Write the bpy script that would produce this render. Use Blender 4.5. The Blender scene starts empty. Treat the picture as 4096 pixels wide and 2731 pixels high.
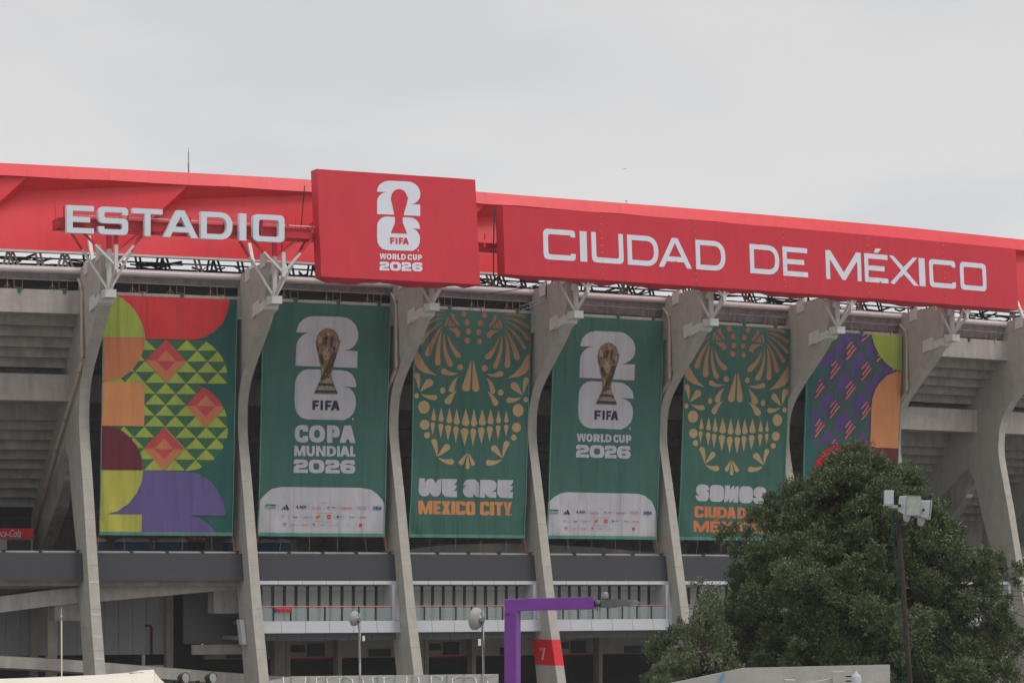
import bpy, bmesh, math, random
import numpy as np
from mathutils import Vector, Matrix

# ------------------------------------------------------------------ camera, sky, sun
SC = bpy.context.scene
COL = SC.collection
FPX, HZ, CX, CAMZ = 11500.0, 2340.6, 2048.0, 9.0      # focal length in photo pixels, horizon row, centre column, eye height
cam_d = bpy.data.cameras.new('camera')
cam = bpy.data.objects.new('camera', cam_d); COL.objects.link(cam); SC.camera = cam
cam_d.sensor_width = 36.0
cam_d.lens = 36.0 * FPX / 4096.0
cam_d.shift_y = (HZ - 1365.5) / 4096.0
cam_d.clip_start = 0.5; cam_d.clip_end = 4000
cam.location = (0, 0, CAMZ); cam.rotation_euler = (math.radians(90), 0, 0)

w = bpy.data.worlds.new('World'); SC.world = w; w.use_nodes = True
nt = w.node_tree; nt.nodes.clear()
N = nt.nodes.new; L = nt.links.new
out = N('ShaderNodeOutputWorld'); bg = N('ShaderNodeBackground'); bg.inputs['Strength'].default_value = 0.1
sky = N('ShaderNodeTexSky'); sky.sky_type = 'NISHITA'; sky.sun_disc = False
SUN_EL, SUN_AZ = math.radians(52), math.radians(118)   # azimuth clockwise from +Y (the viewing direction)
sky.sun_elevation = SUN_EL; sky.sun_rotation = SUN_AZ; sky.altitude = 2200; sky.dust_density = 3.0
tc = N('ShaderNodeTexCoord'); mp = N('ShaderNodeMapping'); mp.inputs['Scale'].default_value = (1, 1, 2.6)
mp.inputs['Location'].default_value = (3.1, 0.4, 1.7)
L(tc.outputs['Generated'], mp.inputs['Vector'])
n1 = N('ShaderNodeTexNoise'); n1.inputs['Scale'].default_value = 7.0; n1.inputs['Detail'].default_value = 5; n1.inputs['Roughness'].default_value = 0.45
n1.inputs['Distortion'].default_value = 0.4
L(mp.outputs['Vector'], n1.inputs['Vector'])
cr = N('ShaderNodeValToRGB'); cr.color_ramp.interpolation = 'EASE'
cr.color_ramp.elements[0].position = 0.34; cr.color_ramp.elements[0].color = (6.75, 6.86, 7.06, 1)
cr.color_ramp.elements[1].position = 0.62; cr.color_ramp.elements[1].color = (7.55, 7.45, 7.36, 1)
L(n1.outputs['Fac'], cr.inputs['Fac'])
# an overcast sky is brighter overhead than near the horizon
sx = N('ShaderNodeSeparateXYZ'); L(tc.outputs['Generated'], sx.inputs['Vector'])
mr = N('ShaderNodeMapRange'); mr.interpolation_type = 'SMOOTHSTEP'
mr.inputs['From Min'].default_value = 0.10; mr.inputs['From Max'].default_value = 1.0
mr.inputs['To Min'].default_value = 1.0; mr.inputs['To Max'].default_value = 2.0
L(sx.outputs['Z'], mr.inputs['Value'])
mr2 = N('ShaderNodeMapRange'); mr2.interpolation_type = 'SMOOTHSTEP'
mr2.inputs['From Min'].default_value = 0.06; mr2.inputs['From Max'].default_value = 0.24
mr2.inputs['To Min'].default_value = 1.04; mr2.inputs['To Max'].default_value = 0.93
L(sx.outputs['Z'], mr2.inputs['Value'])
mm = N('ShaderNodeMath'); mm.operation = 'MULTIPLY'; L(mr.outputs[0], mm.inputs[0]); L(mr2.outputs[0], mm.inputs[1])
vm = N('ShaderNodeVectorMath'); vm.operation = 'SCALE'; L(cr.outputs['Color'], vm.inputs[0]); L(mm.outputs[0], vm.inputs['Scale'])
mx = N('ShaderNodeMix'); mx.data_type = 'RGBA'; mx.inputs['Factor'].default_value = 0.94
L(sky.outputs['Color'], mx.inputs[6]); L(vm.outputs[0], mx.inputs[7])
L(mx.outputs[2], bg.inputs['Color']); L(bg.outputs['Background'], out.inputs['Surface'])

sun_d = bpy.data.lights.new('sun', 'SUN'); sun_d.energy = 1.3; sun_d.angle = math.radians(18); sun_d.color = (1.0, 0.96, 0.9)
sun = bpy.data.objects.new('sun', sun_d); COL.objects.link(sun); sun.location = (60, 40, 120)
sdir = Vector((math.sin(SUN_AZ) * math.cos(SUN_EL), math.cos(SUN_AZ) * math.cos(SUN_EL), math.sin(SUN_EL)))
sun.rotation_euler = sdir.to_track_quat('Z', 'Y').to_euler()
SC.view_settings.view_transform = 'Standard'; SC.view_settings.look = 'None'
SC.view_settings.exposure = 0.0; SC.view_settings.gamma = 1.0; SC.view_settings.use_curve_mapping = False
try:
    SC.cycles.max_bounces = 6; SC.cycles.transparent_max_bounces = 12
except Exception: pass
random.seed(7); rng = np.random.default_rng(7)

# ------------------------------------------------------------------ materials
def lin(r, g, b):
    f = lambda c: (c / 255 / 12.92) if c / 255 <= 0.04045 else ((c / 255 + 0.055) / 1.055) ** 2.4
    return (f(r), f(g), f(b), 1)
MATS = {}
def mat(name, col, rough=0.7, metal=0.0, spec=0.3, noise=None, bump=0.0, bscale=30.0, streak=0.0, transl=0.0, alpha=1.0, lines=0.0, fold=0.0, nscale=1.5, weave=0.0):
    m = bpy.data.materials.new(name); m.use_nodes = True; t = m.node_tree
    b = t.nodes['Principled BSDF']; n = t.nodes.new; l = t.links.new
    b.inputs['Roughness'].default_value = rough; b.inputs['Metallic'].default_value = metal
    b.inputs['Specular IOR Level'].default_value = spec; b.inputs['Base Color'].default_value = col
    b.inputs['Alpha'].default_value = alpha
    tcn = n('ShaderNodeTexCoord')
    if noise:
        nz = n('ShaderNodeTexNoise'); nz.inputs['Scale'].default_value = nscale; nz.inputs['Detail'].default_value = 6; nz.inputs['Roughness'].default_value = 0.62
        l(tcn.outputs['Object'], nz.inputs['Vector'])
        r = n('ShaderNodeMapRange'); r.inputs['From Min'].default_value = 0.3; r.inputs['From Max'].default_value = 0.7
        r.inputs['To Min'].default_value = 1 - noise; r.inputs['To Max'].default_value = 1 + noise * 0.7
        l(nz.outputs['Fac'], r.inputs['Value']); fac = r.outputs[0]
        if streak:
            mpn = n('ShaderNodeMapping'); mpn.inputs['Scale'].default_value = (1.5, 1.5, 0.2); l(tcn.outputs['Object'], mpn.inputs['Vector'])
            ns = n('ShaderNodeTexNoise'); ns.inputs['Scale'].default_value = 1.6; ns.inputs['Detail'].default_value = 5; l(mpn.outputs[0], ns.inputs['Vector'])
            r2 = n('ShaderNodeMapRange'); r2.inputs['From Min'].default_value = 0.42; r2.inputs['From Max'].default_value = 0.75
            r2.inputs['To Min'].default_value = 1.0; r2.inputs['To Max'].default_value = 1 - streak; l(ns.outputs['Fac'], r2.inputs['Value'])
            mu = n('ShaderNodeMath'); mu.operation = 'MULTIPLY'; l(fac, mu.inputs[0]); l(r2.outputs[0], mu.inputs[1]); fac = mu.outputs[0]
        if lines:      # faint pour joints, a little wavy and broken
            sp = n('ShaderNodeSeparateXYZ'); l(tcn.outputs['Object'], sp.inputs[0]); nw = n('ShaderNodeTexNoise'); nw.inputs['Scale'].default_value = .5; l(tcn.outputs['Object'], nw.inputs['Vector'])
            a1 = n('ShaderNodeMath'); a1.operation = 'MULTIPLY_ADD'; a1.inputs[1].default_value = .35; l(nw.outputs['Fac'], a1.inputs[0]); l(sp.outputs['Z'], a1.inputs[2])
            a2 = n('ShaderNodeMath'); a2.operation = 'WRAP'; a2.inputs[1].default_value = 1.35; a2.inputs[2].default_value = 0; l(a1.outputs[0], a2.inputs[0])
            a3 = n('ShaderNodeMapRange'); a3.inputs['From Min'].default_value = .0; a3.inputs['From Max'].default_value = .05; a3.inputs['To Min'].default_value = 1 + lines; a3.inputs['To Max'].default_value = 1.0; l(a2.outputs[0], a3.inputs['Value'])
            a4 = n('ShaderNodeMapRange'); a4.inputs['From Min'].default_value = 1.28; a4.inputs['From Max'].default_value = 1.35; a4.inputs['To Min'].default_value = 1.0; a4.inputs['To Max'].default_value = 1 - lines; l(a2.outputs[0], a4.inputs['Value'])
            m5 = n('ShaderNodeMath'); m5.operation = 'MULTIPLY'; l(a3.outputs[0], m5.inputs[0]); l(a4.outputs[0], m5.inputs[1]); m6 = n('ShaderNodeMath'); m6.operation = 'MULTIPLY'; l(m5.outputs[0], m6.inputs[0]); l(fac, m6.inputs[1]); fac = m6.outputs[0]
        sc = n('ShaderNodeVectorMath'); sc.operation = 'SCALE'; sc.inputs[0].default_value = col[:3]; l(fac, sc.inputs['Scale'])
        l(sc.outputs[0], b.inputs['Base Color'])
    if bump:
        nb = n('ShaderNodeTexNoise'); nb.inputs['Scale'].default_value = bscale; nb.inputs['Detail'].default_value = 4; l(tcn.outputs['Object'], nb.inputs['Vector'])
        bp = n('ShaderNodeBump'); bp.inputs['Strength'].default_value = bump; bp.inputs['Distance'].default_value = 0.03
        l(nb.outputs['Fac'], bp.inputs['Height']); l(bp.outputs['Normal'], b.inputs['Normal'])
    if fold:      # soft hanging folds, one relief shared by cloth and print
        prev = None
        for sc_, rot, dist in (((1.1, 1.1, .10), 0.0, .34), ((2.6, 2.6, .35), .45, .05)):
            mf = n('ShaderNodeMapping'); mf.inputs['Scale'].default_value = sc_; mf.inputs['Rotation'].default_value = (0, rot, 0); l(tcn.outputs['Object'], mf.inputs['Vector'])
            nf = n('ShaderNodeTexNoise'); nf.inputs['Scale'].default_value = 1.0; nf.inputs['Detail'].default_value = 2.5; l(mf.outputs[0], nf.inputs['Vector'])
            bf = n('ShaderNodeBump'); bf.inputs['Strength'].default_value = fold; bf.inputs['Distance'].default_value = dist; l(nf.outputs['Fac'], bf.inputs['Height'])
            if prev: l(prev.outputs['Normal'], bf.inputs['Normal'])
            prev = bf
        l(prev.outputs['Normal'], b.inputs['Normal'])
    if transl:
        tr = n('ShaderNodeBsdfTranslucent'); tr.inputs['Color'].default_value = col; ms = n('ShaderNodeMixShader'); ms.inputs[0].default_value = transl
        o = t.nodes['Material Output']; l(b.outputs[0], ms.inputs[1]); l(tr.outputs[0], ms.inputs[2]); l(ms.outputs[0], o.inputs['Surface'])
    MATS[name] = m; return m
M = MATS
mat('concrete', lin(168, 163, 156), 0.85, spec=0.2, noise=0.11, streak=0.10, lines=0.10, bump=0.25, bscale=6)
mat('concrete_step', lin(146, 142, 136), 0.9, spec=0.15, noise=0.26, streak=0.24, nscale=.8, bump=0.3, bscale=5)
mat('concrete_beam', lin(170, 163, 157), 0.85, spec=0.2, noise=0.12, streak=0.22, bump=0.2)
mat('plaster', lin(150, 146, 138), 0.9, noise=0.12, streak=0.15)
mat('red_paint', lin(222, 56, 66), 0.45, spec=0.4, noise=0.07, nscale=0.35, bump=0.05, bscale=2, streak=0.07)
mat('red_vinyl', lin(192, 40, 57), 0.5, spec=0.3, noise=0.06, nscale=0.5, streak=0.04, fold=0.22)
mat('red_steel', lin(186, 36, 46), 0.45, spec=0.4, noise=0.08)
mat('white_steel', lin(196, 196, 193), 0.5, spec=0.4, noise=0.08, nscale=2)
mat('letter_white', lin(204, 211, 219), 0.4, spec=0.4, noise=0.03)
mat('sign_white', lin(205, 208, 218), 0.5, noise=0.03)
mat('dark_cloth', lin(42, 40, 42), 0.9, noise=0.3, nscale=2.0, bump=0.3, bscale=4)
mat('grey_sheet', lin(122, 116, 122), 0.4, spec=0.5, noise=0.3, streak=0.35, nscale=2.5, bump=0.3, bscale=3)
mat('gutter_paint', lin(190, 180, 180), 0.55, noise=0.1)
mat('navy_steel', lin(30, 33, 62), 0.5, noise=0.2)
mat('white_tube', lin(196, 200, 204), 0.45, noise=0.1)
mat('rust_tube', lin(150, 128, 116), 0.7, noise=0.2)
mat('charcoal', lin(60, 60, 65), 0.65, spec=0.25, noise=0.05, nscale=0.6)
mat('dark_metal', lin(40, 40, 45), 0.5, noise=0.1)
mat('white_panel', lin(176, 178, 184), 0.4, spec=0.4, noise=0.03)
mat('grey_panel', lin(92, 95, 99), 0.5, noise=0.06)
mat('wall_panel', lin(150, 151, 156), 0.55, noise=0.07, streak=0.1)
mat('glass', lin(140, 142, 139), 0.3, spec=0.35, noise=0.05, nscale=0.4)
mat('blind', lin(168, 178, 170), 0.6)
mat('rail_glass', lin(150, 164, 162), 0.08, spec=0.7, alpha=0.42)
mat('copper', lin(176, 110, 96), 0.4, metal=0.3)
mat('pvc', lin(176, 160, 142), 0.5, noise=0.1)
mat('blue_plastic', lin(44, 88, 128), 0.5, noise=0.1)
mat('white_plastic', lin(176, 177, 182), 0.5, noise=0.05)
mat('sign_red', lin(200, 32, 44), 0.5)
mat('orange_rope', lin(170, 96, 60), 0.8)
mat('rope', lin(150, 150, 146), 0.8)
mat('purple_paint', lin(112, 50, 140), 0.38, spec=0.5, noise=0.12, nscale=4, streak=0.1)
mat('lamp_grey', lin(84, 86, 90), 0.4, metal=0.4)
mat('lamp_lens', lin(190, 150, 160), 0.3)
mat('antenna', lin(146, 147, 145), 0.5, noise=0.08)
mat('galv', lin(130, 132, 134), 0.45, metal=0.5, noise=0.2)
mat('cream', lin(224, 214, 190), 0.6)
mat('tent', lin(232, 225, 212), 0.6, noise=0.08, transl=0.25)
mat('screen_mesh', lin(176, 172, 168), 0.7, noise=0.1, nscale=3)
mat('screen_line', lin(232, 232, 232), 0.6)
mat('stucco', lin(168, 165, 161), 0.9, noise=0.10, streak=0.16, bump=0.3, bscale=12)
mat('wood_pole', lin(52, 45, 42), 0.85, noise=0.3, streak=0.3, bump=0.4)
mat('green_cord', lin(34, 82, 72), 0.7)
mat('blue_cord', lin(70, 150, 200), 0.7)
mat('float_glass', lin(150, 158, 150), 0.2, spec=0.6, noise=0.2, nscale=8)
mat('pale_paving', lin(132, 129, 124), 0.95, noise=0.2, nscale=0.5, bump=0.4)  # pale plaza paving, colour lightened to bounce more light under the soffits
mat('bark', lin(60, 52, 44), 0.9, noise=0.3, bump=0.5)
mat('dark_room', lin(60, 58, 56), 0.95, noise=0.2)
mat('red_band', lin(206, 30, 40), 0.5)
mat('black', lin(26, 26, 28), 0.5)
mat('helmet_red', lin(210, 30, 50), 0.35); mat('helmet_blue', lin(50, 70, 130), 0.35)
# banner inks
for nm, c in dict(green=(58, 98, 88), teal=(48, 94, 92), dkgreen=(40, 88, 82), lime=(150, 164, 74), leaf=(60, 98, 72), red=(196, 56, 62), orange=(184, 114, 80), orange_b=(200, 134, 88),
                  brick=(180, 70, 72), maroon=(100, 42, 52), yellow=(172, 168, 76), violet=(96, 84, 132), violet_d=(88, 72, 128), latt=(60, 96, 70), salmon=(208, 124, 88),
                  white=(176, 174, 181), gold=(172, 146, 108), orange_t=(194, 130, 82), orange_u=(194, 116, 76), navy=(48, 46, 72), seam=(88, 124, 114), seam_w=(165, 165, 160),
                  hem=(82, 132, 120), tgold=(128, 103, 84), tdark=(70, 56, 52), tlight=(158, 134, 112), tgreen=(30, 70, 62), tmid=(108, 86, 70), tmid2=(142, 114, 88), ink_grey=(110, 110, 130), ink_red=(200, 50, 72),
                  ink_teal=(70, 150, 160), ink_blue=(50, 72, 140), ink_green=(50, 130, 90), ink_yellow=(220, 170, 50), redb=(172, 36, 48)).items():
    mat('lg_' + nm[4:] if nm.startswith('ink_') else 'ink_' + nm, lin(*c), 0.75, spec=0.15, noise=0.09, nscale=0.6, streak=0.08, fold=1.0)

# the gold ink is printed with a terracotta fade towards the banner's upper end
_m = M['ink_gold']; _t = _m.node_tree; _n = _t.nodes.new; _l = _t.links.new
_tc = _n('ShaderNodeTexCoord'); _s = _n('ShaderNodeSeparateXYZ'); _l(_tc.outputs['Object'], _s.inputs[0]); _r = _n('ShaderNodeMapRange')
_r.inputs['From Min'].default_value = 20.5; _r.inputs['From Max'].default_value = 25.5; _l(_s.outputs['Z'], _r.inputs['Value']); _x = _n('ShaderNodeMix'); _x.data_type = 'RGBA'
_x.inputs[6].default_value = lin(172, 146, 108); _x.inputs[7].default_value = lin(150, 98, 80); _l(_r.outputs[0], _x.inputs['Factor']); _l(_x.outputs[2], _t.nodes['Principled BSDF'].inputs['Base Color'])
# ------------------------------------------------------------------ objects
def put(name, me, parent=None, smooth=False):
    o = bpy.data.objects.new(name, me); COL.objects.link(o)
    if parent is not None:
        o.parent = parent
        base = wloc(parent); o.location = (-base[0], -base[1], -base[2]) if parent.type == 'EMPTY' else (0, 0, 0)
    if smooth:
        me.polygons.foreach_set('use_smooth', [True] * len(me.polygons))
    return o
def wloc(o):
    v = Vector(o.location); p = o.parent
    while p is not None: v = v + Vector(p.location); p = p.parent
    return v
def thing(name, label, cat, loc, group=None):
    o = bpy.data.objects.new(name, None); COL.objects.link(o); o.location = loc; o.empty_display_size = 0.3
    return tag(o, label, cat, group)
def tag(o, label=None, cat=None, group=None, kind=None):
    if label: o['label'] = label
    if cat: o['category'] = cat
    if group: o['group'] = group
    if kind: o['kind'] = kind
    return o
class MB:
    def __init__(s): s.v = []; s.f = []; s.m = []; s.mats = []
    def mi(s, m):
        if m not in s.mats: s.mats.append(m)
        return s.mats.index(m)
    def add(s, vs, fs, m=None):
        k = len(s.v); s.v += [tuple(float(c) for c in v) for v in vs]; i = s.mi(m) if m else 0
        for f in fs: s.f.append([a + k for a in f]); s.m.append(i)
    def hexa(s, p, m=None):    # 8 points: bottom 4 then top 4
        s.add(p, [(0, 3, 2, 1), (4, 5, 6, 7), (0, 1, 5, 4), (1, 2, 6, 5), (2, 3, 7, 6), (3, 0, 4, 7)], m)
    def box(s, c, d, m=None, rz=0):
        x, y, z = c; a, b, e = d[0] / 2, d[1] / 2, d[2] / 2; cs, sn = math.cos(rz), math.sin(rz)
        q = [(-a, -b), (a, -b), (a, b), (-a, b)]
        s.hexa([(x + u * cs - v * sn, y + u * sn + v * cs, z - e) for u, v in q] + [(x + u * cs - v * sn, y + u * sn + v * cs, z + e) for u, v in q], m)
    def bar(s, p0, p1, w_, h_=None, m=None, up=(0, 0, 1)):
        h_ = h_ or w_; p0, p1 = Vector(p0), Vector(p1); d = (p1 - p0).normalized(); u = Vector(up)
        if abs(d.dot(u)) > 0.95: u = Vector((0.42, -0.9, 0))
        a = d.cross(u).normalized() * w_ / 2; b = a.cross(d).normalized() * h_ / 2
        s.hexa([p0 - a - b, p0 + a - b, p0 + a + b, p0 - a + b, p1 - a - b, p1 + a - b, p1 + a + b, p1 - a + b], m)
    def tube(s, pts, r, n=8, m=None, cap=True):
        pts = [Vector(p) for p in pts]; rs = r if isinstance(r, (list, tuple)) else [r] * len(pts); k = len(s.v); vs = []
        for i, p in enumerate(pts):
            d = (pts[min(i + 1, len(pts) - 1)] - pts[max(i - 1, 0)]).normalized()
            u = Vector((0, 0, 1)) if abs(d.z) < 0.9 else Vector((1, 0, 0))
            a = d.cross(u).normalized(); b = a.cross(d)
            vs += [p + (a * math.cos(2 * math.pi * j / n) + b * math.sin(2 * math.pi * j / n)) * rs[i] for j in range(n)]
        fs = [(i * n + j, i * n + (j + 1) % n, (i + 1) * n + (j + 1) % n, (i + 1) * n + j) for i in range(len(pts) - 1) for j in range(n)]
        if cap: fs += [tuple(range(n))[::-1], tuple((len(pts) - 1) * n + j for j in range(n))]
        s.add(vs, fs, m)
    def lathe(s, prof, c, axis=(0, 0, 1), n=20, m=None):   # prof: (r, h)
        ax = Vector(axis).normalized(); u = Vector((0, 0, 1)) if abs(ax.z) < 0.9 else Vector((1, 0, 0)); a = ax.cross(u).normalized(); b = ax.cross(a); c = Vector(c)
        vs = [c + ax * h + (a * math.cos(2 * math.pi * j / n) + b * math.sin(2 * math.pi * j / n)) * r for r, h in prof for j in range(n)]
        fs = [(i * n + j, i * n + (j + 1) % n, (i + 1) * n + (j + 1) % n, (i + 1) * n + j) for i in range(len(prof) - 1) for j in range(n)]
        s.add(vs, fs, m)
    def build(s, name, m=None, parent=None, smooth=False, bevel=0):
        me = bpy.data.meshes.new(name); me.from_pydata(s.v, [], s.f)
        ms = s.mats or [m]
        for x in ms: me.materials.append(M[x or m])
        if len(s.mats) > 1: me.polygons.foreach_set('material_index', s.m)
        bm = bmesh.new(); bm.from_mesh(me); bmesh.ops.recalc_face_normals(bm, faces=bm.faces)
        if bevel: bmesh.ops.bevel(bm, geom=bm.edges[:], offset=bevel, segments=2, affect='EDGES', profile=0.6)
        bm.to_mesh(me); bm.free(); me.update()
        return put(name, me, parent, smooth)

# ------------------------------------------------------------------ stadium rim coordinates: u = rib number along the rim, o = metres outwards, z = height
RIM = [(-34.447, 168.088), (-25.199, 171.368), (-16.1, 174.999), (-7.092, 179.238), (1.568, 184.001), (10.2, 189.202), (18.781, 194.755), (27.104, 200.574), (35.387, 206.575), (43.571, 212.675)]
RIM = [(2 * RIM[0][0] - RIM[1][0] - .1, 2 * RIM[0][1] - RIM[1][1] + .3)] + RIM + [(2 * RIM[-1][0] - RIM[-2][0], 2 * RIM[-1][1] - RIM[-2][1] + .1)]
ANG = [math.radians(20.5 + 1.678 * i) for i in range(12)]
def W(u, o, z):
    i = min(max(int(math.floor(u)) + 2, 0), 10); f = u + 2 - i
    a = ANG[i] * (1 - f) + ANG[i + 1] * f
    return Vector((RIM[i][0] * (1 - f) + RIM[i + 1][0] * f + o * math.sin(a), RIM[i][1] * (1 - f) + RIM[i + 1][1] * f - o * math.cos(a), z))
def dirs(u):
    i = min(max(int(math.floor(u)) + 2, 0), 10); f = u + 2 - i; a = ANG[i] * (1 - f) + ANG[i + 1] * f
    return Vector((math.cos(a), math.sin(a), 0)), Vector((math.sin(a), -math.cos(a), 0))   # along the rim, outwards
def ubox(mb, u0, u1, o0, o1, z0, z1, m=None, lean=0.0):    # lean: extra o at the bottom
    mb.hexa([W(u0, o0 + lean, z0), W(u1, o0 + lean, z0), W(u1, o1 + lean, z0), W(u0, o1 + lean, z0), W(u0, o0, z1), W(u1, o0, z1), W(u1, o1, z1), W(u0, o1, z1)], m)
def ubar(mb, a, b, w_, h_=None, m=None): mb.bar(W(*a), W(*b), w_, h_, m)
def uprism(mb, u0, u1, prof, m=None):     # prof: closed (o,z) polygon swept from u0 to u1
    n = len(prof); mb.add([W(u0, *p) for p in prof] + [W(u1, *p) for p in prof], [tuple(range(n)), tuple(range(n, 2 * n))] + [(i, (i + 1) % n, n + (i + 1) % n, n + i) for i in range(n)], m)

# ------------------------------------------------------------------ ground
mb = MB(); mb.add([(-1500, -300, 0), (1500, -300, 0), (1500, 2500, 0), (-1500, 2500, 0)], [(0, 1, 2, 3)])
tag(mb.build('ground', 'pale_paving'), kind='structure')
# ------------------------------------------------------------------ stadium
stadium = thing('stadium', 'large concrete stadium with curved leaning ribs, red roof band and dark parapet', 'stadium', (0, 185, 0))
OUTER = [(4.6, 0), (3.5, 4.0), (2.65, 7.0), (2.03, 9.65), (1.65, 11.3), (.95, 14.5), (.55, 16.1), (.2, 17.5), (.04, 18.3), (0, 19.0), (.08, 20.0), (.27, 20.7), (.6, 21.3), (1.15, 21.95), (2.1, 22.85), (3.1, 23.7), (4.1, 24.6), (5.0, 25.6), (5.25, 26.3), (5.4, 27.2), (5.25, 28.1)]
INNER = [(4.0, 28.05), (1.2, 27.8), (.55, 27.5), (.5, 26.6), (-1.5, 24.6), (-4.2, 22.0), (-5.6, 20.2), (-8.2, 17.6), (-10.8, 15.0), (-11.5, 12.3), (-9.7, 11.5), (-4.9, 13.9), (-3.3, 15.4), (-2.75, 17.3), (-2.35, 16.4), (-2.0, 15.2), (-1.2, 12.8), (-.5, 11.0), (-.1, 8.5), (.5, 6.0), (1.0, 3.8), (1.6, 0)]
def rib_t(z): return 0.62 + 0.2 * min(max((z - 20.5) / 5, 0), 1)
def along(k): return dirs(k)[0]
def rib_pt(k, off, o, z): return W(k, o, z) + along(k) * off
RIBS = {}
for k in range(-1, 9):
    poly = OUTER + INNER; n = len(poly); mb = MB()
    mb.add([rib_pt(k, 0, *p) for p in poly] + [rib_pt(k, -rib_t(p[1]), *p) for p in poly], [tuple(range(n)), tuple(range(n, 2 * n))[::-1]] + [(i, (i + 1) % n, n + (i + 1) % n, n + i) for i in range(n)])
    r = mb.build('rib', 'concrete', stadium); RIBS[k] = r
    bm = bmesh.new(); bm.from_mesh(r.data); bmesh.ops.triangulate(bm, faces=[f for f in bm.faces if len(f.verts) > 4]); bm.to_mesh(r.data); bm.free()
    # diagonal raker leg, a little thicker than the web it is cast into
    mb = MB(); t = 0.78
    q = [(-2.9, 17.55), (-4.4, 16.45), (-6.7, 14.85), (-11.3, 11.1), (-10.4, 10.2), (-4.9, 13.8), (-3.4, 15.3), (-2.6, 16.9)]
    mb.add([rib_pt(k, .08, *p) for p in q] + [rib_pt(k, .08 - t, *p) for p in q], [(0, 1, 6, 7), (1, 2, 5, 6), (2, 3, 4, 5), (8, 9, 14, 15), (9, 10, 13, 14), (10, 11, 12, 13)] + [(i, (i + 1) % 8, 8 + (i + 1) % 8, 8 + i) for i in range(8)])
    mb.build('raker_leg', 'concrete_step', stadium)
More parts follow.
